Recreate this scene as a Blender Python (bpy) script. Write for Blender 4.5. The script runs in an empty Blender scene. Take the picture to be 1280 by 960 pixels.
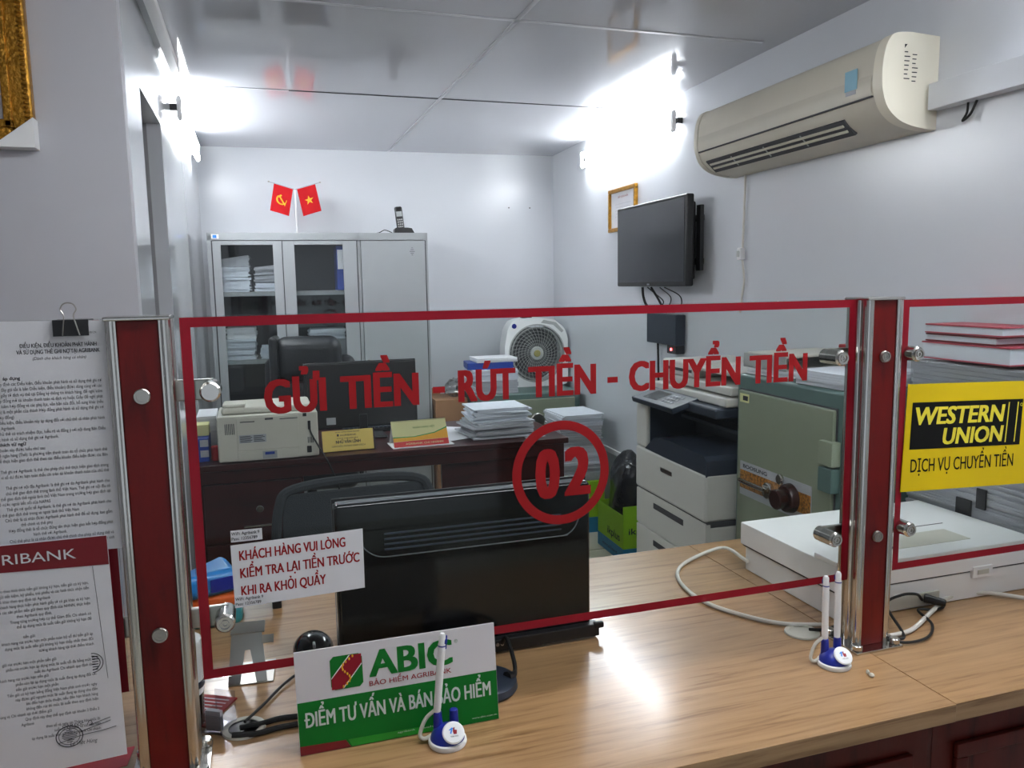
import bpy, bmesh, math, random
from mathutils import Matrix, Vector
random.seed(7)
R = math.radians
SC = bpy.context.scene
COL = SC.collection

# ---------------------------------------------------------------- camera, world, exposure
EYE = 1.5
PITCH, ROLL, YAW, ROOMYAW = R(7.187), R(-.963), R(-17.730), R(-1.998)
FPX = 993.75
def _axes():
    c, s = math.cos(PITCH), math.sin(PITCH)
    fw, up, rt = Vector((0, c, -s)), Vector((0, s, c)), Vector((1, 0, 0))
    cr, sr = math.cos(ROLL), math.sin(ROLL)
    r2, u2 = cr*rt + sr*up, -sr*rt + cr*up
    Z = Matrix.Rotation(YAW, 3, 'Z')
    return Z @ r2, Z @ u2, Z @ fw
AX = _axes()
cam_d = bpy.data.cameras.new('camera'); cam = bpy.data.objects.new('camera', cam_d); COL.objects.link(cam)
cam_d.sensor_width = 36; cam_d.lens = 36*FPX/1280; cam_d.clip_start = .02; cam_d.clip_end = 60
_m = Matrix((AX[0], AX[1], -AX[2])).transposed().to_4x4(); _m.translation = (0, 0, EYE)
cam.matrix_world = _m
SC.camera = cam
SC.view_settings.view_transform = 'Standard'; SC.view_settings.look = 'None'
SC.view_settings.gamma = 1; SC.view_settings.use_curve_mapping = False
SC.view_settings.exposure = 0.6
TUBE_POWER = 31.0
DAY = .4
w = bpy.data.worlds.new('daylight'); SC.world = w; w.use_nodes = True
w.node_tree.nodes['Background'].inputs[0].default_value = (.82, .9, 1, 1)
w.node_tree.nodes['Background'].inputs[1].default_value = DAY
# the open shopfront behind the customer lets the daylight in: a portal guides the sampling
pl = bpy.data.lights.new('shopfront_daylight', 'AREA'); pl.shape = 'RECTANGLE'; pl.size = 2.6; pl.size_y = 2.0
po = bpy.data.objects.new('shopfront_daylight', pl); COL.objects.link(po)
po.location = (.1, -2.3, 1.05); po.rotation_euler = (R(90), 0, 0); pl.cycles.is_portal = True

def at(x, y, z):
    """point on the level z seen at a spot of the photo"""
    d = (x-640)/FPX*AX[0] - (y-480)/FPX*AX[1] + AX[2]
    return Vector((0, 0, EYE)) + d*((z-EYE)/d.z)

# ---------------------------------------------------------------- materials
def srgb(r, g, b):
    return tuple(((c/255)/12.92 if c/255 <= .04045 else ((c/255+.055)/1.055)**2.4) for c in (r, g, b)) + (1,)
def mat(name, rgb, rough=.5, metal=0, spec=.5, noise=0, nscale=8, bump=0, bscale=60, stretch=(1, 1, 1), coat=0):
    m = bpy.data.materials.new(name); m.use_nodes = True
    nt = m.node_tree; b = nt.nodes['Principled BSDF']
    c = srgb(*rgb); b.inputs['Base Color'].default_value = c
    b.inputs['Roughness'].default_value = rough; b.inputs['Metallic'].default_value = metal
    b.inputs['Specular IOR Level'].default_value = spec; b.inputs['Coat Weight'].default_value = coat
    if noise or bump:
        tc = nt.nodes.new('ShaderNodeTexCoord'); mp = nt.nodes.new('ShaderNodeMapping')
        mp.inputs['Scale'].default_value = stretch
        nt.links.new(tc.outputs['Object'], mp.inputs['Vector'])
    if noise:
        n = nt.nodes.new('ShaderNodeTexNoise'); n.inputs['Scale'].default_value = nscale; n.inputs['Detail'].default_value = 5
        r = nt.nodes.new('ShaderNodeValToRGB')
        r.color_ramp.elements[0].position = .3; r.color_ramp.elements[1].position = .7
        r.color_ramp.elements[0].color = tuple(x*(1-noise) for x in c[:3]) + (1,)
        r.color_ramp.elements[1].color = tuple(min(1, x*(1+noise*.6)) for x in c[:3]) + (1,)
        nt.links.new(mp.outputs[0], n.inputs['Vector']); nt.links.new(n.outputs[0], r.inputs[0])
        nt.links.new(r.outputs[0], b.inputs['Base Color'])
    if bump:
        n2 = nt.nodes.new('ShaderNodeTexNoise'); n2.inputs['Scale'].default_value = bscale
        bp = nt.nodes.new('ShaderNodeBump'); bp.inputs['Strength'].default_value = bump; bp.inputs['Distance'].default_value = .01
        nt.links.new(mp.outputs[0], n2.inputs['Vector']); nt.links.new(n2.outputs[0], bp.inputs['Height'])
        nt.links.new(bp.outputs[0], b.inputs['Normal'])
    return m
def emit(name, rgb, s):
    m = bpy.data.materials.new(name); m.use_nodes = True
    b = m.node_tree.nodes['Principled BSDF']
    b.inputs['Base Color'].default_value = (.8, .8, .8, 1)
    b.inputs['Emission Color'].default_value = rgb; b.inputs['Emission Strength'].default_value = s
    return m
def glass(name, tint, rough=.02, f0=.04):
    m = bpy.data.materials.new(name); m.use_nodes = True
    nt = m.node_tree; nt.nodes.clear()
    o = nt.nodes.new('ShaderNodeOutputMaterial'); mx = nt.nodes.new('ShaderNodeMixShader')
    t = nt.nodes.new('ShaderNodeBsdfTransparent'); g = nt.nodes.new('ShaderNodeBsdfGlossy')
    t.inputs[0].default_value = tint; g.inputs['Roughness'].default_value = rough
    lw = nt.nodes.new('ShaderNodeLayerWeight'); lw.inputs[0].default_value = .5
    p = nt.nodes.new('ShaderNodeMath'); p.operation = 'POWER'; p.inputs[1].default_value = 4
    ma = nt.nodes.new('ShaderNodeMath'); ma.operation = 'MULTIPLY_ADD'; ma.inputs[1].default_value = .7; ma.inputs[2].default_value = f0
    nt.links.new(lw.outputs['Facing'], p.inputs[0]); nt.links.new(p.outputs[0], ma.inputs[0])
    nt.links.new(ma.outputs[0], mx.inputs[0]); nt.links.new(t.outputs[0], mx.inputs[1]); nt.links.new(g.outputs[0], mx.inputs[2])
    nt.links.new(mx.outputs[0], o.inputs[0])
    return m
def wood(name, c0, c1, rough, stretch, scale=3.0, coat=0):
    m = bpy.data.materials.new(name); m.use_nodes = True
    nt = m.node_tree; b = nt.nodes['Principled BSDF']; b.inputs['Roughness'].default_value = rough
    b.inputs['Coat Weight'].default_value = coat
    tc = nt.nodes.new('ShaderNodeTexCoord'); mp = nt.nodes.new('ShaderNodeMapping'); mp.inputs['Scale'].default_value = stretch
    n = nt.nodes.new('ShaderNodeTexNoise'); n.inputs['Scale'].default_value = scale; n.inputs['Detail'].default_value = 8
    n.inputs['Roughness'].default_value = .62; n.inputs['Distortion'].default_value = .5
    r = nt.nodes.new('ShaderNodeValToRGB'); e = r.color_ramp.elements
    e[0].position = .33; e[1].position = .66; e[0].color = srgb(*c0); e[1].color = srgb(*c1)
    k = r.color_ramp.elements.new(.47); k.color = tuple(.35*a+.65*q for a, q in zip(srgb(*c0), srgb(*c1)))
    nt.links.new(tc.outputs['Object'], mp.inputs['Vector']); nt.links.new(mp.outputs[0], n.inputs['Vector'])
    nt.links.new(n.outputs[0], r.inputs[0]); nt.links.new(r.outputs[0], b.inputs['Base Color'])
    bp = nt.nodes.new('ShaderNodeBump'); bp.inputs['Strength'].default_value = .08; bp.inputs['Distance'].default_value = .004
    nt.links.new(n.outputs[0], bp.inputs['Height']); nt.links.new(bp.outputs[0], b.inputs['Normal'])
    return m
M = {}
M['wall'] = mat('sandwich_panel', (214, 217, 222), .24, spec=.5, bump=.02, bscale=3)
M['wallleft'] = mat('sandwich_panel_gloss', (214, 217, 222), .06, spec=.6, bump=.006, bscale=3)
M['ceil'] = mat('ceiling_panel', (200, 202, 208), .065, spec=.55, bump=.008, bscale=2)
M['wallhall'] = mat('hall_panel', (190, 190, 196), .4)
M['seam'] = mat('seam_strip', (205, 207, 212), .35)
M['seamdark'] = mat('seam_gap', (70, 70, 74), .7)
M['jamb'] = mat('door_passage', (150, 150, 154), .6)
M['laminate'] = wood('oak_laminate', (130, 94, 58), (172, 136, 96), .34, (1.4, 22, 22), 3.0, coat=.40)
M['laminate'].node_tree.nodes['Principled BSDF'].inputs['Coat Roughness'].default_value = .14
M['mahog'] = wood('mahogany', (56, 13, 10), (92, 26, 19), .4, (6, 6, 1.2), 3, coat=0)
M['mahog'].node_tree.nodes['Principled BSDF'].inputs['Specular IOR Level'].default_value = .3
M['mahogdesk'] = wood('dark_mahogany', (36, 11, 12), (60, 20, 20), .32, (1.5, 6, 6), 3, coat=0)
M['mahogdesk'].node_tree.nodes['Principled BSDF'].inputs['Specular IOR Level'].default_value = .35
M['postwood'] = wood('red_post_wood', (78, 7, 7), (108, 14, 12), .34, (8, 8, 1.5), 3, coat=0)
M['postwood'].node_tree.nodes['Principled BSDF'].inputs['Specular IOR Level'].default_value = .3
M['chrome'] = mat('stainless_steel', (205, 203, 198), .16, 1)
M['steel'] = mat('brushed_steel', (175, 172, 165), .28, 1)
M['glass'] = glass('clear_glass', (.93, .955, .948, 1), .02, .012)
M['cabglass'] = glass('cabinet_glass', (.93, .95, .95, 1), .03, .05)
M['red'] = mat('red_vinyl', (140, 8, 30), .4, spec=.3)
M['redtxt'] = mat('red_print', (150, 12, 18), .5, spec=.3)
M['paper'] = mat('white_paper', (226, 226, 230), .7, noise=.03, nscale=12)
M['paper2'] = mat('office_paper', (214, 219, 228), .75, noise=.06, nscale=30, stretch=(1, 1, 30))
M['greypaper'] = mat('aged_paper', (176, 178, 184), .8, noise=.14, nscale=25, stretch=(1, 1, 40))
M['ink'] = mat('black_print', (34, 34, 42), .7)
M['yellow'] = mat('yellow_sign', (228, 196, 8), .45, spec=.3)
M['blackp'] = mat('black_print_gloss', (12, 12, 12), .5, spec=.2)
M['signwhite'] = mat('white_sign_board', (212, 209, 212), .45)
M['leaf'] = mat('bright_red_leaflet', (200, 22, 48), .45)
M['yprint'] = mat('yellow_print', (244, 226, 60), .45)
M['green'] = mat('sign_green', (4, 112, 34), .5, spec=.25)
M['lightgreen'] = mat('sign_light_green', (30, 150, 40), .35)
M['greytxt'] = mat('silver_print', (205, 214, 208), .4)
M['white'] = mat('white_plastic', (240, 240, 240), .35)
M['ivory'] = mat('ivory_plastic', (205, 202, 190), .4, noise=.04, nscale=6)
M['acface'] = mat('aged_ac_plastic', (206, 200, 184), .42, noise=.05, nscale=4)
M['accap_lit'] = mat('cream_plastic_lit', (228, 222, 204), .4)  # paler copy of the casing plastic: light falling on the near end painted in
M['black'] = mat('black_plastic', (24, 24, 26), .35)
M['blackgloss'] = mat('glossy_black_plastic', (12, 12, 14), .12)
M['screen'] = mat('tv_screen', (34, 36, 42), .16, spec=.7)
M['leather'] = mat('black_leather', (30, 32, 36), .38, bump=.15, bscale=120)
M['mesh'] = mat('black_mesh_fabric', (46, 50, 54), .8, bump=.6, bscale=400)
M['blue'] = mat('pen_blue', (26, 40, 140), .3)
M['steelgrey'] = mat('cabinet_grey_paint', (158, 162, 164), .42, noise=.02)
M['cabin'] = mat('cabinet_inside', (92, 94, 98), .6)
M['safe'] = mat('safe_teal_paint', (84, 108, 104), .4)
M['safedoor'] = mat('safe_olive_paint', (136, 144, 124), .42, noise=.03)
M['copier'] = mat('copier_white', (214, 212, 206), .45)
M['copdark'] = mat('copier_navy_plastic', (44, 52, 66), .4)
M['gold'] = mat('gilt_frame', (176, 126, 40), .35, .7, noise=.35, nscale=60, bump=.5, bscale=90)
M['carton'] = mat('brown_carton', (160, 118, 84), .8, noise=.08)
M['lime'] = mat('lime_carton', (150, 206, 20), .55)
M['cyan'] = mat('blue_carton_band', (40, 130, 175), .55)
M['bag'] = mat('black_bin_bag', (34, 35, 40), .22, bump=.8, bscale=18)
M['flag'] = mat('red_flag', (186, 24, 30), .8, spec=.2)
M['flagy'] = mat('flag_yellow', (230, 170, 30), .6)
M['cable'] = mat('grey_white_cable', (212, 208, 200), .5)
M['blackcable'] = mat('black_cable', (20, 20, 20), .5)
M['bluebox'] = mat('blue_binder', (28, 62, 150), .5)
M['bluepkt'] = mat('blue_packet', (30, 120, 190), .35)
M['teal'] = mat('teal_packet', (28, 130, 140), .35)
M['orange'] = mat('orange_packet', (224, 96, 26), .45)
M['clearpl'] = glass('clear_plastic', (.86, .86, .88, 1), .12, .08)
M['wrap'] = glass('plastic_wrap', (.84, .84, .84, 1), .12, .16)
M['nameyellow'] = mat('brass_yellow_plate', (222, 190, 80), .35)
M['calyellow'] = mat('calendar_paper', (226, 222, 160), .5)
M['calorange'] = mat('calendar_orange', (236, 168, 20), .5)
M['calred'] = mat('calendar_red', (205, 40, 34), .5)
M['floor'] = None
M['darkred'] = mat('dark_red_print', (120, 10, 24), .45)
M['pink'] = mat('red_cover_book', (176, 70, 84), .5)
M['brownpr'] = mat('amber_decal', (170, 112, 40), .4, noise=.9, nscale=110)
M['tube'] = emit('lit_tube', (.95, .98, 1, 1), TUBE_POWER)
M['led'] = emit('red_led', (1, .05, .05, 1), 8)
M['grille'] = mat('grey_grille', (176, 178, 176), .45)
M['olive'] = mat('olive_hub', (150, 144, 84), .4)
M['brownknob'] = mat('brown_bakelite', (52, 26, 22), .2)
M['lightblue'] = mat('pale_blue_sticker', (120, 170, 190), .4)
M['sky'] = mat('blue_sticker', (40, 130, 220), .5)

# ---------------------------------------------------------------- mesh builder
ID = Matrix.Identity(4)
RM = Matrix.Translation((2.08, 5.468, 0)) @ Matrix.Rotation(ROOMYAW, 4, 'Z')   # the office's own axes: u along the back wall, v along the right wall
ROOT = {}
def RW(u, v, z=0): return RM @ Vector((u, v, z))
def frame(o, x, u):
    x, u = Vector(x).normalized(), Vector(u).normalized(); n = x.cross(u)
    m = Matrix((x, u, n)).transposed().to_4x4(); m.translation = Vector(o); return m
def front(o): return frame(o, (1, 0, 0), (0, 0, 1))                # a surface that faces the customer
TXT = {}
SUB = {'Đ': 'D', 'Ơ': 'O', 'Ớ': 'Ó', 'Ờ': 'Ò', 'Ở': 'Ỏ', 'Ợ': 'Ọ', 'Ỡ': 'Õ'}     # the stroke and the horn are drawn on by hand
def glyphs(s, bold, shear=0):
    k = (s, bold, shear)
    if k not in TXT and any(ch in SUB for ch in s):
        base = ''.join(SUB.get(ch, ch) for ch in s)
        v, f = glyphs(base, bold, shear); v, f = list(v), list(f)
        right = lambda q: max(p.x for p in glyphs(q, bold, 0)[0])
        for i, ch in enumerate(s):
            if ch not in SUB: continue
            if ch == 'Đ':
                x = right(base[:i]+'I')-right('I'); q = [(x-.01, .325), (x+.34, .325), (x+.34, .395), (x-.01, .395)]
            else:
                x = right(base[:i]+'O'); q = [(x-.10, .60), (x+.02, .66), (x+.02, .78), (x+.10, .78), (x+.10, .66), (x+.06, .585), (x-.05, .53)]
            n = len(v); v += [Vector((a+shear*b, b, 0)) for a, b in q]; f.append(list(range(n, n+len(q))))
        TXT[k] = (v, f)
    if k not in TXT:
        c = bpy.data.curves.new('t', 'FONT'); c.body = s; c.offset = bold; c.resolution_u = 3; c.shear = shear
        o = bpy.data.objects.new('t', c); COL.objects.link(o)
        me = o.evaluated_get(bpy.context.evaluated_depsgraph_get()).to_mesh()
        TXT[k] = ([v.co.copy() for v in me.vertices], [list(p.vertices) for p in me.polygons])
        o.to_mesh_clear(); bpy.data.objects.remove(o); bpy.data.curves.remove(c)
    return TXT[k]
class MB:
    def __init__(s): s.b = bmesh.new(); s.mi = 0
    def _add(s, verts, faces, F=None):
        vs = [s.b.verts.new((F @ Vector(v)) if F else Vector(v)) for v in verts]
        out = []
        for f in faces:
            try: q = s.b.faces.new([vs[i] for i in f]); q.material_index = s.mi; out.append(q)
            except ValueError: pass
        return vs, out
    def box(s, x0, x1, y0, y1, z0, z1, bev=0, F=None, seg=2):
        t = bmesh.new(); bmesh.ops.create_cube(t, size=1)
        for v in t.verts: v.co = Vector((x0+(v.co.x+.5)*(x1-x0), y0+(v.co.y+.5)*(y1-y0), z0+(v.co.z+.5)*(z1-z0)))
        if bev:
            bev = min(bev, .49*min(abs(x1-x0), abs(y1-y0), abs(z1-z0)))
            bmesh.ops.bevel(t, geom=t.edges[:], offset=bev, segments=seg, affect='EDGES', profile=.5)
        s.take(t, F); return s
    def take(s, t, F=None):
        t.verts.index_update()
        s._add([v.co for v in t.verts], [[v.index for v in f.verts] for f in t.faces], F); t.free()
    def cyl(s, p0, p1, r, r1=None, n=20, F=None, bev=0):
        p0, p1 = Vector(p0), Vector(p1); r1 = r if r1 is None else r1
        L = (p1-p0).length
        prof = [(0, 0), (r, 0), (r1, L), (0, L)]
        if bev: prof = [(0, 0), (r-bev, 0), (r, bev), (r1, L-bev), (r1-bev, L), (0, L)]
        q = (p1-p0).to_track_quat('Z', 'Y').to_matrix().to_4x4(); q.translation = p0
        return s.lathe(prof, n, (F @ q) if F else q)
    def lathe(s, prof, n=24, F=None):
        vs, fs, rows = [], [], []
        for r, z in prof:
            if r <= 1e-6: rows.append([len(vs)]); vs.append((0, 0, z))
            else:
                rows.append(list(range(len(vs), len(vs)+n)))
                vs += [(r*math.cos(2*math.pi*i/n), r*math.sin(2*math.pi*i/n), z) for i in range(n)]
        for a, b in zip(rows, rows[1:]):
            if len(a) == 1 and len(b) == 1: continue
            for i in range(n):
                j = (i+1) % n
                if len(a) == 1: fs.append([a[0], b[j], b[i]])
                elif len(b) == 1: fs.append([a[i], a[j], b[0]])
                else: fs.append([a[i], a[j], b[j], b[i]])
        s._add(vs, fs, F); return s
    def tube(s, pts, r, n=8, sub=6, F=None, closed=False):
        P = [Vector(p) for p in pts]
        if sub > 1 and len(P) > 2:
            Q = []
            k = len(P)
            for i in range(k if closed else k-1):
                a = P[(i-1) % k] if closed or i else P[0]*2-P[1]
                b, c = P[i], P[(i+1) % k]
                d = P[(i+2) % k] if closed or i+2 < k else c*2-b
                for j in range(sub):
                    t = j/sub
                    Q.append(.5*((2*b)+(c-a)*t+(2*a-5*b+4*c-d)*t*t+(3*b-a-3*c+d)*t**3))
            if not closed: Q.append(P[-1])
            P = Q
        rows, vs, fs = [], [], []
        up = None
        for i, p in enumerate(P):
            if closed: tg = P[(i+1) % len(P)]-P[i-1]
            else: tg = P[min(i+1, len(P)-1)]-P[max(i-1, 0)]
            tg = tg.normalized()
            if up is None: up = tg.orthogonal().normalized()
            up = (up-tg*up.dot(tg)).normalized(); sd = tg.cross(up)
            rr = r(i/(len(P)-1)) if callable(r) else r
            rows.append(list(range(len(vs), len(vs)+n)))
            vs += [p+rr*(math.cos(2*math.pi*k/n)*up+math.sin(2*math.pi*k/n)*sd) for k in range(n)]
        pr = list(zip(rows, rows[1:])) + ([(rows[-1], rows[0])] if closed else [])
        for a, b in pr:
            for k in range(n): fs.append([a[k], a[(k+1) % n], b[(k+1) % n], b[k]])
        if not closed: fs += [rows[0][::-1], rows[-1]]
        s._add(vs, fs, F); return s
    def prism(s, pts, c0, c1, F=None):
        n = len(pts)
        ar = sum(pts[i][0]*pts[(i+1) % n][1]-pts[(i+1) % n][0]*pts[i][1] for i in range(n))
        if ar < 0: pts = pts[::-1]
        vs = [(a, b, c0) for a, b in pts]+[(a, b, c1) for a, b in pts]
        fs = [list(range(n))[::-1], list(range(n, 2*n))]+[[i, (i+1) % n, n+(i+1) % n, n+i] for i in range(n)]
        if c1 < c0: fs = [f[::-1] for f in fs]
        s._add(vs, fs, F); return s
    def ring(s, cx, cy, rx, ry, w, c0, c1, F, n=64):
        vs, fs = [], []
        for i in range(n):
            a = 2*math.pi*i/n; co, si = math.cos(a), math.sin(a)
            vs += [(cx+rx*co, cy+ry*si, c1), (cx+(rx-w)*co, cy+(ry-w)*si, c1), (cx+rx*co, cy+ry*si, c0), (cx+(rx-w)*co, cy+(ry-w)*si, c0)]
        for i in range(n):
            p, q = 4*i, 4*((i+1) % n)
            fs += [[p, q, q+1, p+1], [p+2, p+3, q+3, q+2], [p, p+2, q+2, q], [p+1, q+1, q+3, p+3]]
        s._add(vs, fs, F); return s
    def text(s, t, a0, b0, cap, F, c=.0006, a1=None, anchor='l', sx=1.0, bold=0.0, shear=0):
        vs, fs = glyphs(t, 0, shear)
        if not vs: return s
        x0, x1 = min(v.x for v in vs), max(v.x for v in vs); k = cap/.70
        if bold > 0:
            d, e = bold*cap, bold*cap*.45
            aa0, aa1 = (a0+d, a1-d) if a1 is not None else (a0, None)
            for i, (dx, dz) in enumerate(((0, 0), (-d, -e), (d, -e), (-d, e), (d, e), (-d, 0), (d, 0), (0, e), (0, -e), (-d*.5, e), (d*.5, e), (-d*.5, -e), (d*.5, -e))):
                s.text(t, aa0+dx, b0+e+dz, cap-2*e, F, c+i*2e-6, aa1 if aa1 is None else aa1+dx, anchor, sx, 0, shear)
            return s
        wx = (a1-a0)/(x1-x0) if a1 is not None else k*sx
        off = a0 if (a1 is not None or anchor == 'l') else (a0-(x1-x0)*wx if anchor == 'r' else a0-(x1-x0)*wx/2)
        s._add([(off+(v.x-x0)*wx, b0+v.y*k, c) for v in vs], fs, F); return s
    def ell(s, c, rx, ry, rz, F=None, nu=20, nv=12):
        c = Vector(c)
        prof = [(math.sin(math.pi*i/nv), -math.cos(math.pi*i/nv)) for i in range(nv+1)]
        prof[0] = (0, -1); prof[-1] = (0, 1)
        m = Matrix.Translation(c) @ Matrix.Diagonal((rx, ry, rz, 1))
        return s.lathe(prof, nu, (F @ m) if F else m)
    def warp(s, fn):
        for v in s.b.verts: v.co = fn(v.co)
        return s
def _props(o, label, cat, group):
    if label: o['label'] = label
    if cat: o['category'] = cat
    if group: o['group'] = group
def thing(name, label, cat, loc=(0, 0, 0), rz=0, group=None):
    o = bpy.data.objects.new(name, None); COL.objects.link(o); o.empty_display_size = .05
    o.location = loc; o.rotation_euler = (0, 0, rz); _props(o, label, cat, group)
    ROOT[o.name] = Matrix.Translation(loc) @ Matrix.Rotation(rz, 4, 'Z')
    return o
SP = {'W': ID, 'R': RM}
def obj(name, mb, m, parent=None, sp='L', loc=(0, 0, 0), rz=0, label=None, cat=None, group=None, smooth=True, sharp=35):
    if parent is not None: X = ROOT[parent.name]
    else: X = Matrix.Translation(loc) @ Matrix.Rotation(rz, 4, 'Z')
    T = (X.inverted() @ SP[sp]) if sp != 'L' else None
    me = bpy.data.meshes.new(name)
    bmesh.ops.recalc_face_normals(mb.b, faces=mb.b.faces[:])
    mb.b.to_mesh(me); mb.b.free()
    if T: me.transform(T)
    for x in (m if isinstance(m, (list, tuple)) else [m]): me.materials.append(M[x])
    if smooth:
        me.polygons.foreach_set('use_smooth', [True]*len(me.polygons)); me.set_sharp_from_angle(angle=R(sharp))
    o = bpy.data.objects.new(name, me); COL.objects.link(o)
    if smooth:
        wn = o.modifiers.new('weighted', 'WEIGHTED_NORMAL'); wn.mode = 'FACE_AREA'; wn.weight = 70; wn.keep_sharp = True
    if parent is not None: o.parent = parent
    else: o.location = loc; o.rotation_euler = (0, 0, rz)
    ROOT[o.name] = X
    _props(o, label, cat, group)
    return o
def struct(name, mb, m, sp='W', **k):
    o = obj(name, mb, m, sp=sp, **k); o['kind'] = 'structure'; return o
def copy_tree(o, parent=None):
    c = o.copy(); COL.objects.link(c); c.parent = parent
    for ch in list(o.children): copy_tree(ch, c)
    return c

# ---------------------------------------------------------------- the room
CE = 2.4
XL = -.303
def tile_mat():
    m = bpy.data.materials.new('floor_tiles'); m.use_nodes = True
    nt = m.node_tree; b = nt.nodes['Principled BSDF']; b.inputs['Roughness'].default_value = .25
    tc = nt.nodes.new('ShaderNodeTexCoord'); br = nt.nodes.new('ShaderNodeTexBrick')
    br.offset = 0; br.inputs['Scale'].default_value = 2.5
    br.inputs['Color1'].default_value = srgb(206, 200, 180); br.inputs['Color2'].default_value = srgb(200, 194, 176)
    br.inputs['Mortar'].default_value = srgb(80, 74, 62); br.inputs['Mortar Size'].default_value = .006
    br.inputs['Brick Width'].default_value = 1; br.inputs['Row Height'].default_value = 1
    nt.links.new(tc.outputs['Object'], br.inputs['Vector']); nt.links.new(br.outputs[0], b.inputs['Base Color'])
    return m
M['floor'] = tile_mat()
struct('floor', MB().box(-2.3, 2.6, -2.4, 5.9, -.1, 0), 'floor')
struct('ceiling', MB().box(-2.3, 2.6, -2.4, 5.9, CE, CE+.1), 'ceil')
struct('wall_back', MB().box(-2.6, .2, 0, .1, 0, CE), 'wall', 'R')
struct('wall_right', MB().box(0, .1, -7.9, 0, 0, CE), 'wall', 'R')
b = MB()
b.box(XL-.05, XL, 2.451, 2.77, 0, CE); b.box(XL-.05, XL, 3.352, 5.56, 0, CE); b.box(XL-.05, XL, 2.77, 3.352, 2.12, CE)
struct('wall_left', b, 'wallleft')
struct('wall_front_left', MB().box(-2.3, XL, 2.39, 2.45, 0, CE), 'wallhall')
struct('wall_hall_left', MB().box(-2.3, -2.2, -2.4, 2.39, 0, CE), 'wallhall')
b = MB(); b.box(-2.2, -1.4, -2.45, -2.35, 0, CE); b.box(1.5, 2.2, -2.45, -2.35, 0, CE); b.box(-1.4, 1.5, -2.45, -2.35, 2.15, CE)
struct('wall_hall_front', b, 'wallhall')
b = MB(); b.box(-1.2, XL-.05, 3.352, 3.40, 0, 2.17); b.box(-1.25, -1.2, 2.72, 3.40, 0, 2.17); b.box(-1.2, XL-.05, 2.72, 2.77, 0, 2.17); b.box(-1.2, XL-.05, 2.77, 3.352, 2.12, 2.17)
struct('wall_passage', b, 'jamb')
struct('trim_1', MB().box(.901, .919, 2.46, 5.5, CE-.003, CE-.0005, .001), 'seam')
struct('trim_2', MB().box(XL+.07, .2, 3.918, 3.932, CE-.003, CE-.0005, .001), 'seam')
b = MB(); b.box(.2, 1.8, 3.92, 3.930, CE-.0025, CE-.0005)
struct('trim_3', b, 'seamdark')
struct('trim_4', MB().box(XL, 1.9, 2.715, 2.733, CE-.003, CE-.0005, .001), 'seam')
struct('trim_5', MB().box(-.274, -.240, 1.2, 3.62, CE-.032, CE-.0005, .004), 'white')
struct('trim_6', MB().box(-.012, -.001, -1.35, -.80, .455, .487, .004), 'white', 'R')

# ---------------------------------------------------------------- fluorescent fittings
def tube_light(label, o, x, length, name='tube_light'):
    """two lit tubes, one above the other, on a slim wall batten; o = middle of the fitting at the wall, x = outwards"""
    rz = math.atan2(x[1], x[0])
    t = thing(name, label, 'lamp', o, rz, 'wall tube lights')
    h = length/2
    obj('batten', MB().box(0, .022, -h+.02, h-.02, -.017, .017, .004), 'white', t)
    for s in (-1, 1):
        e = MB(); F = Matrix(((1, 0, 0, .025), (0, 0, 1, s*h-.011), (0, 1, 0, 0), (0, 0, 0, 1)))
        pts = []
        for i in range(36):
            a = 2*math.pi*i/36
            pts.append((.019*math.cos(a)*(1-.6*(1-abs(math.sin(a)))), .052*math.sin(a)))
        pr = MB(); pr.prism([(p[0]+.012, p[1]) for p in pts], 0, .022, F)
        obj('end_cap', pr, 'white', t)
        obj('socket', MB().box(.0, .03, s*h-.01+s*.02, s*h+.01+s*.02, -.014, .014, .003), 'black', t)
    for z in (-.033, .033):
        b = MB(); b.cyl((.037, -h+.012, z), (.037, h-.012, z), .0135, n=12)
        obj('tube', b, 'tube', t)
    return t
tube_light('lit double tube light on the left wall above the doorway', (XL, 4.41, 2.275), (1, 0), 1.18)
q = RW(0, -1.305, 2.268); tube_light('lit double tube light on the right wall above the television', q, (-math.cos(ROOMYAW), -math.sin(ROOMYAW)), 1.24)

q = RW(0, -4.62, 2.268); tube_light('double tube light on the right wall above the customer side, out of frame', q, (-math.cos(ROOMYAW), -math.sin(ROOMYAW)), 1.24)
t = tube_light('added double tube light on the ceiling above the customer, out of frame', (.55, 1.0, CE), (0, 1), 1.24)  # unseen fitting, added to brighten the counter, signs and right wall
t.rotation_euler = (0, R(90), R(90))
# ---------------------------------------------------------------- service counter (two units) and its front
ZC = .74
def counter(label, x0, x1, notch):
    t = thing('service_counter', label, 'counter', ((x0+x1)/2, 1.5, 0))
    b = MB()
    if notch: b.prism([(x0, 1.037), (x1, 1.037), (x1, 1.83), (1.5, 1.83), (1.5, 1.965), (x0, 1.965)], ZC-.034, ZC)
    else: b.box(x0, x1, 1.035, 1.965, ZC-.034, ZC, .0015)
    obj('worktop', b, 'laminate', t, 'W')
    b = MB(); b.box(x0, x1, 1.085, 1.105, .06, ZC-.035); b.box(x0, x1, 1.12, 1.14, 0, .06)
    obj('front_panel', b, 'mahog', t, 'W')
    n = max(1, round((x1-x0)/.62)); wdt = (x1-x0)/n
    for i in range(n):
        a, c = x0+i*wdt+.05, x0+(i+1)*wdt-.05
        m = MB()
        for (p0, p1, r0, r1) in ((a, c, .60, .63), (a, c, .12, .15), (a, a+.03, .15, .60), (c-.03, c, .15, .60)): m.box(p0, p1, 1.073, 1.085, r0, r1, .004)
        obj('panel_moulding', m, 'mahog', t, 'W')
    obj('side_panel', MB().box(x1-.02 if notch else x0, x1 if notch else x0+.02, 1.105, 1.8, 0, ZC-.035), 'mahog', t, 'W')
    return t
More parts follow.
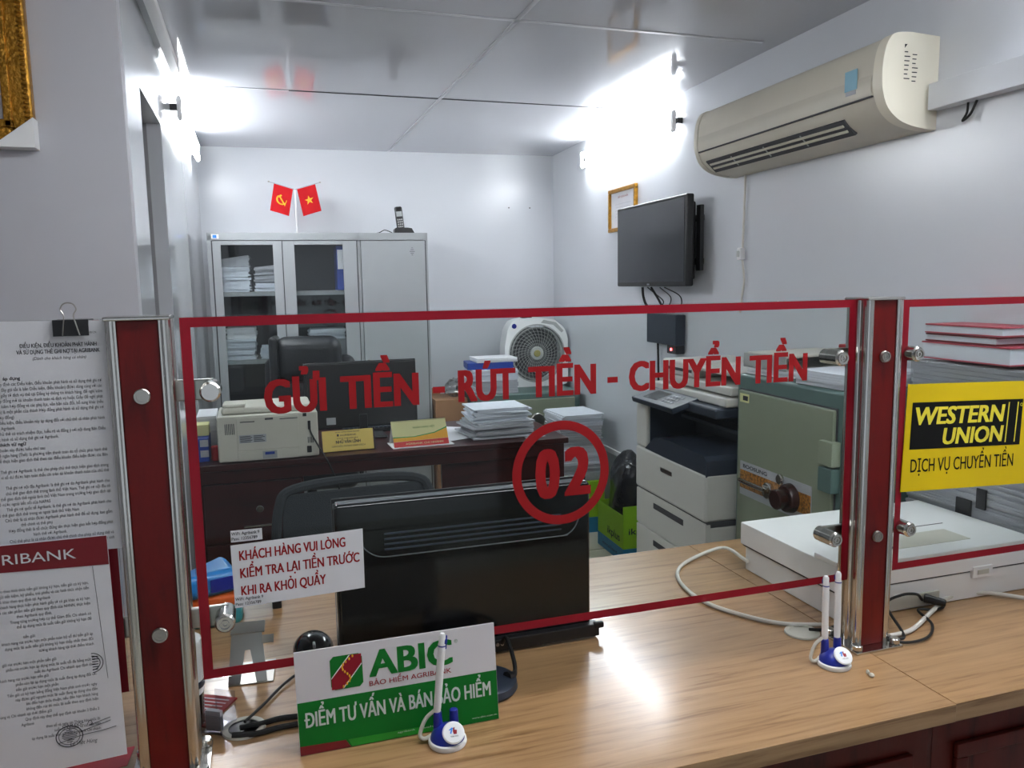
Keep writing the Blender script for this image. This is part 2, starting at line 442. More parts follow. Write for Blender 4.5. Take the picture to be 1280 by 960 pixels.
counter('oak laminate counter top on dark red front, left length with the monitor', -1.3, 1.1565, False)
counter('oak laminate counter top on dark red front, right length under the white scanner', 1.1575, 1.778, True)

# ---------------------------------------------------------------- partition posts
def post(label, x, sides, hidden=()):
    t = thing('partition_post', label, 'post', (x, 1.298, ZC))
    H = .722
    obj('wood_insert', MB().box(-.028, .028, -.029, .029, .006, H-.006, .002), 'postwood', t)
    for s in (-1, 1):
        b = MB()
        for y in (-.024, 0, .024): b.cyl((s*.0355, y, .006), (s*.0355, y, H-.004), .0085, n=14)
        b.box(s*.028 if s > 0 else -.037, .037 if s > 0 else -.028, -.031, .031, .006, H-.005, .001)
        obj('steel_profile', b, 'chrome', t)
    obj('top_cap', MB().box(-.045, .045, -.034, .034, H-.006, H, .002), 'chrome', t)
    p = obj('base_plate', MB().box(-.058, .058, -.055, .055, 0.0005, .006, .001), 'chrome', t)
    for xx in (-.047, .047):
        for yy in (-.042, .042):
            b = MB(); b.cyl((xx, yy, .006), (xx, yy, .018), .0105, n=16, bev=.002)
            obj('bolt', b, 'chrome', p)
    for z in (.605, .238):
        b = MB(); b.cyl((0, -.029, z), (0, -.036, z), .0115, n=24, bev=.002); b.ring(0, 0, .0105, .0105, .003, -.001, .0018, frame((0, -.036, z), (1, 0, 0), (0, 0, 1)), 24); b.ring(0, 0, .006, .006, .003, 0, .001, frame((0, -.036, z), (1, 0, 0), (0, 0, 1)), 6)
        obj('screw', b, 'steel', t)
        for s in sides:
            b = MB(); b.box(min(s*.037, s*.098), max(s*.037, s*.098), .012, .024, z-.0165, z+.0165, .003)
            br = obj('glass_bracket', b, 'steel', t)
            if s in hidden: b = MB(); b.cyl((s*.093, .0105, z), (s*.093, .030, z), .0155, n=24, bev=.003)
            else:
                b = MB(); b.cyl((s*.093, -.024, z), (s*.093, .030, z), .0155, n=24, bev=.003)
                Fq = frame((s*.093, -.024, z), (1, 0, 0), (0, 0, 1)); b.ring(0, 0, .012, .012, .0035, 0, .003, Fq, 24); b.ring(0, 0, .0065, .0065, .003, 0, .0018, Fq, 6)
            obj('standoff', b, 'chrome', br)
    return t
post('red wood and steel post at the left end of the main glass screen', -.165, (-1, 1), (-1,))
post('red wood and steel post standing between the main screen and the right screen', 1.179, (-1, 1))

GY = 1.300
def glass_panel(label, x0, x1, z0, z1, bw):
    t = thing('glass_screen', label, 'glass screen', ((x0+x1)/2, GY, z0), 0, None)
    obj('pane', MB().box(x0, x1, GY, GY+.008, z0, z1, .0008), 'glass', t, 'W')
    b = MB(); F = front((0, GY-.0004, 0))
    e = .0015
    for q in ([(x0+e, z1-e), (x1-e, z1-e), (x1-bw, z1-bw), (x0+bw, z1-bw)], [(x0+e, z0+e), (x1-e, z0+e), (x1-bw, z0+bw), (x0+bw, z0+bw)],
              [(x0+e, z0+e), (x0+e, z1-e), (x0+bw, z1-bw), (x0+bw, z0+bw)], [(x1-e, z0+e), (x1-e, z1-e), (x1-bw, z1-bw), (x1-bw, z0+bw)]):
        b.prism(q, 0, .0003, F)
    obj('red_border', b, 'red', t, 'W', smooth=False)
    return t
G0 = glass_panel('large glass screen with red border and red teller lettering', -.112, 1.137, .878, 1.459, .0165)
b = MB(); F = front((0, GY-.0006, 0))
for s, a, c in (('GỬI', .0055, .1015), ('TIỀN', .124, .2525), ('RÚT', .3195, .422), ('TIỀN', .4454, .5737), ('CHUYỂN', .6383, .8725), ('TIỀN', .892, 1.024)):
    b.text(s, a, 1.302, .0555, F, 0, a1=c, bold=.052)
b.prism([(.276, 1.32), (.2966, 1.32), (.2966, 1.3305), (.276, 1.3305)], 0, .0001, F); b.prism([(.5956, 1.32), (.6161, 1.32), (.6161, 1.3305), (.5956, 1.3305)], 0, .0001, F)
obj('lettering', b, 'redtxt', G0, 'W', smooth=False, label='red words across the top of the pane')
b = MB(); b.ring(.5055, 1.163, .0925, .0945, .0165, 0, .0003, F)
b.text('0', .456, 1.1185, .091, F, .0001, a1=.5025, bold=.06); b.text('2', .511, 1.1195, .090, F, .0001, a1=.5625, bold=.06)
obj('window_number', b, 'redtxt', G0, 'W', smooth=False, label='red ring around the number 02')
G1 = glass_panel('glass screen with red border behind the yellow money transfer sign', 1.2515, 2.02-.11, .883, 1.456, .0165)
G2 = glass_panel('left glass screen mostly covered by the pinned notices', -1.2, -.218, .878, 1.459, .015)
# far end post of the left screen, out of frame, carries it
post('red wood and steel post at the far left end of the screen', -1.253, (1,))

# ---------------------------------------------------------------- signs and papers on the screens
def sheet(mb, pts, y, t=.0006):
    mb.prism(pts, 0, t, front((0, y, 0)))
t = thing('paper_notice', 'white paper notice with red capitals taped to the glass', 'notice', (.046, GY, 1.04))
b = MB(); sheet(b, [(-.058, 1.0955), (.150, 1.100), (.1498, .998), (-.0565, .9915)], GY-.0006); obj('paper', b, 'paper', t, 'W', smooth=False)
b = MB(); F = frame((-.047, GY-.0014, 1.0), (1, 0, .022), (0, 0, 1))
for s, z, a in (('KHÁCH HÀNG VUI LÒNG', .0690, .168), ('KIỂM TRA LẠI TIỀN TRƯỚC', .0400, .190), ('KHI RA KHỎI QUẦY', .0105, .134)): b.text(s, .001, z, .0165, F, 0, a1=a, bold=.03)
obj('printed_text', b, 'redtxt', t, 'W', smooth=False)
for nm, z0 in (('upper', 1.1005), ('lower', .9925)):
    t = thing('wifi_slip', 'small white wifi slip stuck %s the red lettered notice' % ('above' if nm == 'upper' else 'below'), 'slip', (-.033, GY, z0), 0, 'wifi slips on the glass')
    b = MB(); sheet(b, [(-.0567, z0), (-.009, z0), (-.0092, z0+.0185), (-.0567, z0+.019)], GY-.0014); obj('paper', b, 'paper', t, 'W', smooth=False)
    b = MB(); F = front((0, GY-.0023, 0)); b.text('WiFi: Agribank 9', -.0555, z0+.0112, .0050, F, 0, a1=-.013, bold=.02); b.text('Pass: 12356789', -.0555, z0+.0030, .0050, F, 0, a1=-.0165, bold=.02)
    obj('printed_text', b, 'ink', t, 'W', smooth=False)
t = thing('money_transfer_sign', 'yellow sign with black block lettering on the right glass screen', 'sign', (1.43, GY, 1.05))
b = MB(); sheet(b, [(1.271, 1.281), (1.598, 1.271), (1.607, 1.041), (1.263, 1.054)], GY-.0024, .0012); obj('sign_board', b, 'yellow', t, 'W', smooth=False)
b = MB(); sheet(b, [(1.2845, 1.242), (1.587, 1.232), (1.584, 1.131), (1.281, 1.143)], GY-.0038, .0003); obj('black_block', b, 'blackp', t, 'W', smooth=False)
b = MB(); F = frame((1.285, GY-.0044, 1.142), (1, 0, -.034), (.02, 0, 1))
b.text('WESTERN', .006, .0525, .038, F, 0, a1=.250, bold=.05, shear=.12); b.text('UNION', .082, .0085, .036, F, 0, a1=.250, bold=.05, shear=.12)
b.prism([(.255, .006), (.258, .006), (.262, .094), (.259, .094)], 0, .0002, F); b.prism([(.281, .006), (.284, .006), (.288, .094), (.285, .094)], 0, .0002, F)
b.ring(.296, .088, .0035, .0035, .0009, 0, .0002, F, 20)
obj('yellow_lettering', b, 'yprint', t, 'W', smooth=False)
b = MB(); F = frame((1.284, GY-.0040, 1.093), (1, 0, -.034), (0, 0, 1)); b.text('DỊCH VỤ CHUYỂN TIỀN', .002, .001, .0285, F, 0, a1=.285, bold=.01)
obj('black_lettering', b, 'blackp', t, 'W', smooth=False)

# insurance stand-up sign on the counter
t = thing('insurance_sign', 'white and green insurance desk sign leaning on the glass screen', 'sign', (.2, 1.262, ZC))
FS = frame((.0305, 1.262, ZC+.001), (1, .002, 0), (-.012, .085, 1))
W_, H_ = .339, .1715
obj('board', MB().box(0, W_, 0, H_, -.003, 0, .0004, FS), 'signwhite', t, 'W')
b = MB(); b.prism([(.0005, .0005), (W_-.0005, .0005), (W_-.0005, .0875), (.0005, .0875)], .0002, .0005, FS); gp = obj('green_field', b, 'green', t, 'W', smooth=False)
b = MB(); b.prism([(.0005, .0005), (.082, .0005), (.074, .0135), (.0005, .0155)], .0006, .0008, FS); obj('red_band', b, 'darkred', gp, 'W', smooth=False)
b = MB(); b.prism([(.084, .0005), (.27, .0005), (.19, .012), (.078, .0135)], .0006, .0008, FS); obj('light_band', b, 'lightgreen', gp, 'W', smooth=False)
b = MB(); b.text('ĐIỂM TƯ VẤN VÀ BÁN BẢO HIỂM', .010, .045, .0255, FS, .0009, a1=.3265, bold=.025)
obj('white_lettering', b, 'greytxt', gp, 'W', smooth=False)
for k, (a, c) in enumerate(((.16, .19), (.197, .24), (.29, .335))):
    b = MB(); b.text(('agribank', 'baohiem', 'www.abic.com.vn')[k], a, .008, .003, FS, .0009, a1=c); obj('fine_print', b, 'greytxt', gp, 'W', smooth=False)
lg = MB(); x0, x1, z0, z1 = .056, .1085, .0995, .1555
c_ = .006
lg.prism([(x0+c_, z0), (x1-c_, z0), (x1, z0+c_), (x1, z1-c_), (x1-c_, z1), (x0+c_, z1), (x0, z1-c_), (x0, z0+c_)], .0002, .0004, FS); lo = obj('emblem', lg, 'green', t, 'W', smooth=False)
b = MB(); b.prism([(x0+.001, z0+.001), (x0+.018, z0+.001), (x1-.001, z1-.016), (x1-.001, z1-.001), (x1-.019, z1-.001), (x0+.001, z0+.018)], .0005, .0007, FS); obj('red_sash', b, 'red', lo, 'W', smooth=False)
b = MB(); b.prism([(x0+.0185, z0+.001), (x0+.0205, z0+.001), (x1-.001, z1-.0185), (x1-.001, z1-.0165)], .0005, .0007, FS); b.prism([(x0+.001, z0+.0185), (x0+.001, z0+.0205), (x1-.0215, z1-.001), (x1-.0195, z1-.001)], .0005, .0007, FS); obj('white_line', b, 'white', lo, 'W', smooth=False)
b = MB()
for i in range(13):
    u_ = i/12; px_ = x0+.020+.016*math.sin(u_*2.2*math.pi)*.55+u_*.012; pz_ = z0+.004+u_*.049
    b.ell((px_, pz_, .0009), .0016, .0026, .0006, FS, 8, 6)
obj('rice_ear', b, 'flagy', lo, 'W')
b = MB(); b.text('ABIC', .119, .1115, .0455, FS, .0005, a1=.262, bold=.05); b.text('®', .266, .147, .006, FS, .0005); obj('green_lettering', b, 'green', t, 'W', smooth=False)
b = MB(); b.text('BẢO HIỂM AGRIBANK', .118, .0965, .0085, FS, .0005, a1=.2585, bold=.012); obj('red_lettering', b, 'redtxt', t, 'W', smooth=False)

# the two printed notices pinned over the left screen
L1 = '''|áp dụng
Văn bản này quy định các Điều kiện, điều khoản phát hành và sử dụng thẻ ghi nợ
(sau đây gọi tắt là bản Điều kiện, điều khoản) được dùng cùng với các
giấy tờ dịch vụ thẻ tại Đăng ký thông tin khách hàng, đề nghị kiêm
hợp đồng mở tài khoản thanh toán và dịch vụ hoặc Giấy đề nghị phát
hành thẻ kiêm hợp đồng và các phụ lục, văn bản sửa đổi, bổ sung khác (nếu
có) là một phần của thành Hợp đồng phát hành và sử dụng thẻ ghi nợ
<(gọi tắt là Hợp đồng)
Bản điều kiện, điều khoản này áp dụng đối với chủ thẻ cá nhân phát hành
<thẻ tại Agribank
Chủ thẻ có trách nhiệm đọc, hiểu rõ và đồng ý với nội dung Bản Điều
<kiện, điều khoản khi phát hành và sử dụng thẻ ghi nợ Agribank.
|giải thích từ ngữ
<Các từ ngữ dùng trong bản Điều kiện, điều khoản này được hiểu như sau:
Thẻ ngân hàng (Thẻ): là phương tiện thanh toán do tổ chức phát hành thẻ
phát hành để thực hiện giao dịch thẻ theo các điều khoản điều kiện được các Bên

Thẻ ghi nợ Agribank: là thẻ cho phép chủ thẻ thực hiện giao dịch trong
phạm vi số dư được bạn toàn thấu chi trên tài khoản thanh toán của chủ thẻ

Thẻ ghi nợ nội địa Agribank: là thẻ ghi nợ do Agribank phát hành cho
chủ thẻ giao dịch thẻ trong lãnh thổ Việt Nam. Thẻ ghi nợ nội địa có
thể giao dịch thẻ ngoài lãnh thổ Việt Nam trong trường hợp giao dịch tại
<tổ chức thẻ nước ngoài kết nối của NAPAS
Thẻ ghi nợ quốc tế Agribank: là thẻ ghi nợ do Agribank phát hành cho
<chủ thẻ giao dịch thẻ trong và ngoài lãnh thổ Việt Nam
Chủ thẻ: là cá nhân được Agribank phát hành thẻ để sử dụng, bao gồm
<thẻ chính và thẻ phụ
Hợp đồng thẻ: là tổ chức đứng tên thực hiện giao kết hợp đồng phát
<hành thẻ với Agribank.
Chủ thẻ phụ: là cá nhân được chủ thẻ chính cho phép sử dụng thẻ và
chủ thẻ chính cam kết bằng văn bản thực hiện toàn bộ các nghĩa vụ phát sinh
<liên quan đến sử dụng thẻ theo Hợp đồng phát hành và sử dụng thẻ'''.split('\n')
t = thing('terms_poster', 'white typed terms sheet held by a binder clip on the left screen', 'poster', (-.325, 1.27, 1.12))
PY = 1.2775
b = MB(); sheet(b, [(-.435, 1.461), (-.2065, 1.4575), (-.2055, 1.117), (-.436, 1.124)], PY, .0012); obj('paper', b, 'paper', t, 'W', smooth=False)
b = MB(); F = front((0, PY-.0016, 0))
b.text('ĐIỀU KIỆN, ĐIỀU KHOẢN PHÁT HÀNH', -.319, 1.4215, .0058, F, 0, a1=-.221, bold=.018); b.text('VÀ SỬ DỤNG THẺ GHI NỢ TẠI AGRIBANK', -.3235, 1.4125, .0058, F, 0, a1=-.2175, bold=.018)
b.text('(Dành cho khách hàng cá nhân)', -.304, 1.404, .0042, F, 0, a1=-.236, shear=.3); b.text('08/CN', -.2295, 1.4395, .003, F, 0, a1=-.2205)
z = 1.377
for l in L1:
    if l.startswith('|'): b.text(l[1:], -.322, z, .0048, F, 0, anchor='r', bold=.03)
    elif l.startswith('<'): b.text(l[1:], -.262-.018*((len(l)*7) % 5), z, .0046, F, 0, anchor='r', sx=.72)
    elif l: b.text(l, -.2185, z, .0046, F, 0, anchor='r', sx=.72)
    z -= .00785
obj('printed_text', b, 'ink', t, 'W', smooth=False)
t = thing('terms_letterhead', 'white letterhead notice with red band and round stamp below the typed sheet', 'poster', (-.33, 1.262, .794))
PY2 = 1.2715
b = MB(); sheet(b, [(-.455, 1.141), (-.2276, 1.141), (-.2242, .7935), (-.455, .780)], PY2, .0012); obj('paper', b, 'paper', t, 'W', smooth=False)
b = MB(); sheet(b, [(-.4548, 1.1405), (-.228, 1.1405), (-.2277, 1.0965), (-.4548, 1.1035)], PY2-.0015, .0002); hb = obj('red_band', b, 'darkred', t, 'W', smooth=False)
b = MB(); F = frame((0, PY2-.0021, 0), (1, 0, -.01), (0, 0, 1)); b.text('AGRIBANK', -.405, 1.1085, .0150, F, 0, a1=-.270); obj('band_lettering', b, 'paper', hb, 'W', smooth=False)
L2 = '''Khách hàng gửi tiền theo hình thức tiền gửi không kỳ hạn, tiền gửi có kỳ hạn,
tiền gửi tiết kiệm, kỳ phiếu, trái phiếu và các hình thức nhận tiền
<gửi khác theo quy định tại Agribank
khách hàng thực hiện phát hành giấy tờ có giá khác và kỳ hạn
và các sản phẩm tiền gửi theo quy định của NHNN, thực hiện
<theo Agribank quy định.
Trong từng trường hợp cụ thể Giám đốc Chi nhánh có
thể áp dụng mức lãi suất tiền gửi không kỳ hạn để

<tiền gửi:
khách hàng rút trước hạn một phần toàn bộ số dư tiền gửi áp
dụng mức lãi suất tiền gửi không kỳ hạn thấp nhất theo đối
tượng khách hàng tại thời điểm khách

<gửi rút trước hạn một phần tiền gửi
phần rút trước hạn áp dụng mức lãi suất tối đa bằng mức lãi
suất do Agribank Chi nhánh quy định theo
<mức điểm khách hàng rút trước hạn tiền gửi
phần còn lại áp dụng mức lãi suất đang áp dụng đối với
<tiền gửi trước hạn một phần
Tiền gửi có kỳ hạn bằng đồng Việt Nam phát sinh trước ngày
này được giữ nguyên mức lãi suất đang áp dụng cho đến
khi đến hạn thỏa thuận, nếu đến hạn khách hàng
không đến rút thì mức lãi suất theo quy định hiện
<hành khách hàng và Chi nhánh tại thời điểm gửi
Quy định này thay thế quy định tại khoản 2 Điều 2
<Agribank
theo số và ngày tại Thông báo mức lãi
suất tại Agribank và các văn bản
áp dụng lãi suất tiền gửi của Agribank Chi nhánh'''.split('\n')
b = MB(); F = frame((-.263, PY2-.0016, 1.070), (1, 0, -.008), (0, 0, 1)); z = 0
for l in L2:
    if l.startswith('<'): b.text(l[1:], -.045-.012*((len(l)*3) % 4), z, .0044, F, 0, anchor='r', sx=.74)
    elif l: b.text(l, .006, z, .0044, F, 0, anchor='r', sx=.74)
    z -= .0079
b.text('GIÁM ĐỐC', -.045, .852-1.07, .0042, F, 0, bold=.01); b.text('Lê Việt Hùng', -.037, .822-1.07, .0062, F, 0, a1=.000, shear=.3)
obj('printed_text', b, 'ink', t, 'W', smooth=False)
b = MB(); F = front((0, PY2-.0014, 0))
b.prism([(-.2500, 1.096), (-.2495, 1.096), (-.2415, .92), (-.2420, .92)], 0, .0002, F)
obj('margin_line', b, 'ink', t, 'W', smooth=False)
b = MB()
b.ring(-.300, .8375, .0185, .0170, .0012, 0, .0002, F, 40); b.ring(-.300, .8375, .0145, .0132, .0007, 0, .0002, F, 40)
for k in range(8): b.prism([(-.311+.002*abs(k-3.5), .8285+k*.0026), (-.289-.002*abs(k-3.5), .8285+k*.0026), (-.289-.002*abs(k-3.5), .8294+k*.0026), (-.311+.002*abs(k-3.5), .8294+k*.0026)], 0, .0002, F)
obj('round_stamp', b, 'ink', t, 'W', smooth=False)
b = MB()
for k in range(2):
    r_ = .0155-.004*k; pts = [(-.2615+r_*math.cos(a_), .947+r_*math.sin(a_)) for a_ in [(-90+i*9)*math.pi/180 for i in range(21)]]
    pin = [(-.2615+(r_-.001)*math.cos(a_), .947+(r_-.001)*math.sin(a_)) for a_ in [(-90+i*9)*math.pi/180 for i in range(21)]]
    b.prism(pts+pin[::-1], 0, .0002, F)
for k in range(6): b.prism([(-.261, .936+k*.004), (-.2535+.0004*k, .936+k*.004), (-.2535, .9372+k*.004), (-.261, .9372+k*.004)], 0, .0002, F)
obj('half_stamp', b, 'ink', t, 'W', smooth=False)
b = MB()
b.tube([(-.275, PY2-.0016, .852), (-.271, PY2-.0016, .858), (-.268, PY2-.0016, .853), (-.273, PY2-.0016, .850), (-.262, PY2-.0016, .853), (-.243, PY2-.0016, .858)], .0004, 5)
b.tube([(-.285, PY2-.0016, .842), (-.275, PY2-.0016, .845), (-.262, PY2-.0016, .848), (-.243, PY2-.0016, .853)], .0004, 5)
b.tube([(-.315, PY2-.0016, .829), (-.285, PY2-.0016, .836), (-.255, PY2-.0016, .839), (-.236, PY2-.0016, .842)], .0004, 5)
obj('signature', b, 'ink', t, 'W')

# binder clip on the typed sheet
t = thing('binder_clip', 'black binder clip with wire handles gripping the typed sheet', 'clip', (-.252, 1.29, 1.436))
b = MB(); b.prism([(1.2705, 1.4365), (1.2725, 1.4365), (1.2745, 1.455), (1.310, 1.455), (1.3115, 1.437), (1.3135, 1.437), (1.3125, 1.4595), (1.2725, 1.4595)], -.2748, -.2290, Matrix(((0, 0, 1, 0), (1, 0, 0, 0), (0, 1, 0, 0), (0, 0, 0, 1))))
obj('clip_body', b, 'black', t, 'W')
b = MB(); b.tube([(-.2625, 1.2695, 1.4375), (-.2605, 1.2692, 1.452), (-.2588, 1.2690, 1.466), (-.2625, 1.2690, 1.474), (-.2590, 1.269, 1.4815), (-.2525, 1.269, 1.4835), (-.2455, 1.269, 1.4815), (-.2425, 1.2690, 1.474), (-.2465, 1.2690, 1.466), (-.2440, 1.2692, 1.452), (-.2405, 1.2695, 1.4375)], .0009, 6)
obj('wire_handle', b, 'steel', t, 'W')
b = MB(); F = None
b.prism([(-.42, 1.29), (-.236, 1.330), (-.232, 1.385), (-.42, 1.375)], ZC+.0005, ZC+.0012)
obj('red_leaflet', b, 'leaf', None, 'W', loc=(-.3, 1.35, ZC), label='bright red leaflet lying on the counter under the letterhead notice', cat='leaflet', smooth=False)

# ---------------------------------------------------------------- pens in stands
def pen_stand(label, x, y, rot, sockets):
    t = thing('pen_stand', label, 'pen stand', (x, y, ZC), rot, 'pen stands on the counter')
    b = MB(); b.lathe([(0, .0005), (.031, .0005), (.0325, .004), (.0315, .009), (.029, .0105), (0, .0105)], 40); obj('rim', b, 'white', t)
    b = MB(); b.lathe([(0, .0105), (.0288, .0105), (.027, .017), (.021, .026), (.012, .0315), (0, .033)], 40); obj('dome', b, 'blue', t)
    # round badge leaning on the front of the dome
    F = frame((.007, -.0175, .0265), (1, 0, 0), (0, .74, .67))
    b = MB(); b.lathe([(0, 0), (.0175, 0), (.0185, .0015), (.0165, .0032), (0, .0036)], 36, F); bd = obj('badge', b, 'white', t)
    b = MB(); b.prism([(-.008, .004), (-.002, .008), (.0, .007), (-.004, -.002), (-.006, -.001), (-.004, .004)], .0036, .0040, F); obj('blue_mark', b, 'sky', bd, smooth=False)
    b = MB(); b.prism([(.0, .007), (.003, .008), (.002, .004), (.006, .003), (.005, -.003), (0, -.003), (-.001, .001)], .0036, .0040, F); obj('red_mark', b, 'red', bd, smooth=False)
    b = MB(); b.text('THIEN LONG', -.006, -.0075, .0020, F, .0041, a1=.007, bold=.01); obj('badge_text', b, 'ink', bd, smooth=False)
    for sx_ in (-.0135, .0135):
        b = MB(); b.cyl((sx_, .010, .018), (sx_*1.02, .012, .052 if True else .05), .0085, .0070, n=18, bev=.001); obj('socket', b, 'blue', t)
    # coiled cord out of the back
    b = MB(); b.tube([(-.020, .014, .012), (-.037, .010, .008), (-.044, .012, .016), (-.034, .014, .040), (-.018, .012, .055)], .0034, 8); obj('cord', b, 'ivory', t)
    return t
def pen(label, x, y, rot, sx_, lean, length=.145):
    t = thing('pen', label, 'pen', (x, y, ZC), rot, 'white counter pens')
    p0 = Vector((sx_, .0118, .05)); d = Vector((lean, .02, 1)).normalized()
    b = MB(); q = d.to_track_quat('Z', 'Y').to_matrix().to_4x4(); q.translation = p0
    b.lathe([(0, -.012), (.003, -.010), (.0058, .003), (.0064, .010), (.0064, length*.86), (.0056, length*.88), (.0056, length-.004), (.0034, length), (0, length)], 18, q); obj('barrel', b, 'white', t)
    b = MB(); b.box(-.0022, .0022, -.0085, -.005, length*.80, length*.97, .001, q); b.cyl((0, 0, length*.84), (0, 0, length*.855), .0066, n=18, F=q); b.box(-.0048, .0048, -.0085, .001, length*.865, length*.935, .002, q); obj('clip', b, 'blue', t)
    return t
PX, PY_ = .2668, 1.221
pen_stand('blue and white pen stand with one pen in front of the green insurance sign', PX, PY_, -.05, 1)
pen('single white pen standing in front of the insurance sign', PX, PY_, -.05, -.0145, .10, .137)
PX, PY_ = 1.052, 1.229
pen_stand('blue and white pen stand with two pens beside the right post', PX, PY_, -.1, 2)
pen('white pen nearer the insurance sign of the pair by the right post', PX, PY_, -.1, -.0138, .0, .130)
pen('white pen nearer the right post in the pair', PX, PY_, -.1, .0132, .0, .136)
b = MB(); b.ell((1.087, 1.166, ZC+.004), .005, .006, .004, None, 8, 6); b.ell((1.083, 1.172, ZC+.008), .003, .004, .005, None, 8, 6)
obj('paper_scrap', b, 'ivory', None, 'W', loc=(1.087, 1.166, ZC), label='tiny pale scrap on the counter in front of the right post', cat='scrap')

# ---------------------------------------------------------------- teller monitor (seen from behind)
t = thing('computer_monitor', 'large black monitor seen from behind standing just behind the main screen', 'monitor', (.389, 1.56, ZC))
x0, x1, zb, zt = .121, .655, .762, 1.083
b = MB(); b.box(x0, x1, 1.515, 1.560, zb, zt, .010, None, 3); obj('back_shell', b, 'blackgloss', t, 'W')
b = MB()  # recessed tray moulding with curved ends
pts = []
for i in range(13):
    a = math.pi/2*i/12; pts.append((.165+.055*(1-math.cos(a)), 1.028-.055*math.sin(a)))
pts += [(.60-.04*0, .973)]
for i in range(13):
    a = math.pi/2*(1-i/12); pts.append((.628-.04*(1-math.cos(a)), 1.028-.055*math.sin(a)))
b.prism(pts, 0, .006, front((0, 1.5155, 0))); tr = obj('vent_moulding', b, 'blackgloss', t, 'W')
b = MB(); b.tube([(p[0], 1.5095, p[1]) for p in pts], .0013, 6, 1); obj('moulding_glint', b, 'cabin', tr, 'W')  # grey line stands in for the reflection along the moulding's curve
for k in range(4):
    b = MB(); b.box(.215, .585, 1.507, 1.5095, 1.018-k*.0105, 1.0215-k*.0105, .001); obj('vent_rib', b, 'copdark', tr, 'W')
b = MB(); b.box(x0, x1+.008, 1.560, 1.567, zb, zt+.002, .002); obj('screen_bezel', b, 'black', t, 'W')
b = MB(); b.box(.40, .668, 1.498, 1.525, .7445, .772, .004); b.box(.655, .678, 1.496, 1.508, .762, .776, .004); obj('port_bar', b, 'black', t, 'W')
b = MB()
for xx in (.438, .448, .462): b.cyl((xx, 1.4985, .762), (xx, 1.4955, .762), .0035, n=10)
obj('port', b, 'steel', t, 'W')
b = MB(); b.box(.30, .46, 1.535, 1.66, ZC+.0005, ZC+.012, .005); b.box(.36, .40, 1.545, 1.575, ZC+.01, .80, .004); obj('foot', b, 'black', t, 'W')
# round puck device with a cable, mostly hidden by the insurance sign
t = thing('desk_puck', 'round dark grey desk device right behind the insurance sign', 'device', (.375, 1.372, ZC))
b = MB(); b.lathe([(0, .0005), (.058, .0005), (.062, .006), (.060, .018), (.05, .023), (0, .025)], 40); obj('puck_body', b, 'copdark', t)
b = MB(); b.tube([(.040, -.012, .022), (.058, .0, .020), (.068, .03, .03), (.075, .10, .045), (.072, .122, .026)], lambda f: .0042 if f > .3 else .011-.02*f, 8); obj('cable', b, 'blackcable', t)
t = thing('computer_mouse', 'glossy black rounded mouse behind the left end of the insurance sign', 'mouse', (.078, 1.655, ZC))
b = MB(); b.ell((0, 0, .0005), .042, .058, .034, None, 28, 16); b.warp(lambda c: Vector((c.x, c.y, max(c.z, .0005)))); obj('mouse_shell', b, 'blackgloss', t)
b = MB(); b.box(-.003, .003, -.045, -.028, .018, .030, .002); obj('scroll_wheel', b, 'steelgrey', t)

# ---------------------------------------------------------------- small things on the counter, left
t = thing('phone_holder', 'folded grey metal phone stand on the counter behind the glass', 'phone stand', (-.05, 1.585, ZC), R(-4))
b = MB(); b.box(-.036, .048, -.045, .05, .0005, .003, .001); obj('base', b, 'steel', t)
b = MB(); F = frame((0, -.04, .003), (1, 0, 0), (0, .35, 1))
b.prism([(-.036, 0), (-.014, 0), (-.004, .060), (.006, .060), (.016, 0), (.036, 0), (.028, .095), (-.028, .095)], -.002, .001, F); obj('leg_plate', b, 'steel', t)
b = MB(); F2 = frame((0, -.012, .093), (1, 0, 0), (0, .9, .3)); b.box(-.030, .034, -.004, .028, -.001, .0015, .0005, F2); b.box(.030, .052, -.036, -.014, -.001, .0015, .0005, F2); obj('ledge', b, 'steel', t)
def grommet(label, x, y):
    t = thing('cable_grommet', label, 'grommet', (x, y, ZC), 0, 'cable grommets in the counter')
    b = MB(); b.lathe([(.026, .0005), (.037, .0005), (.036, .004), (.030, .005), (.026, .0035)], 36); obj('ring', b, 'ivory', t)
    b = MB(); b.lathe([(0, .0006), (.027, .0006), (.026, .002), (0, .002)], 30); obj('cap', b, 'ivory' if x > 0 else 'black', t)
    return t
grommet('round grey cable grommet beside the pair of pens', 1.088, 1.372)
grommet('round cable grommet with black cables behind the left post', -.058, 1.380)
def cable(label, pts, r, m, name='cable', cat='cable', group=None):
    b = MB(); b.tube(pts, r, 8, 8); P = Vector(pts[0])
    return obj(name, b, m, None, 'W', loc=tuple(P), label=label, cat=cat, group=group)
zz = ZC+.0055
cable('thin black cable rising from the left grommet to behind the insurance sign', [at(306, 905, zz)+Vector((0, 0, .004)), at(330, 880, zz), at(355, 855, zz), at(380, 838, zz), at(420, 825, zz)], .0026, 'blackcable')
cable('thick black cable from the left grommet, upper of the two', [at(300, 912, zz)+Vector((0, 0, .003)), at(325, 905, zz), at(350, 898, zz), at(385, 893, zz), at(430, 880, zz)], .0050, 'blackcable')
cable('thick black cable from the left grommet, lower of the two', [at(290, 921, zz)+Vector((0, 0, .003)), at(320, 917, zz), at(350, 909, zz), at(390, 902, zz), at(440, 895, zz)], .0050, 'blackcable')
t = thing('card_holder', 'clear plastic card holder tipped beside the left grommet', 'card holder', (-.095, 1.405, ZC), R(-32))
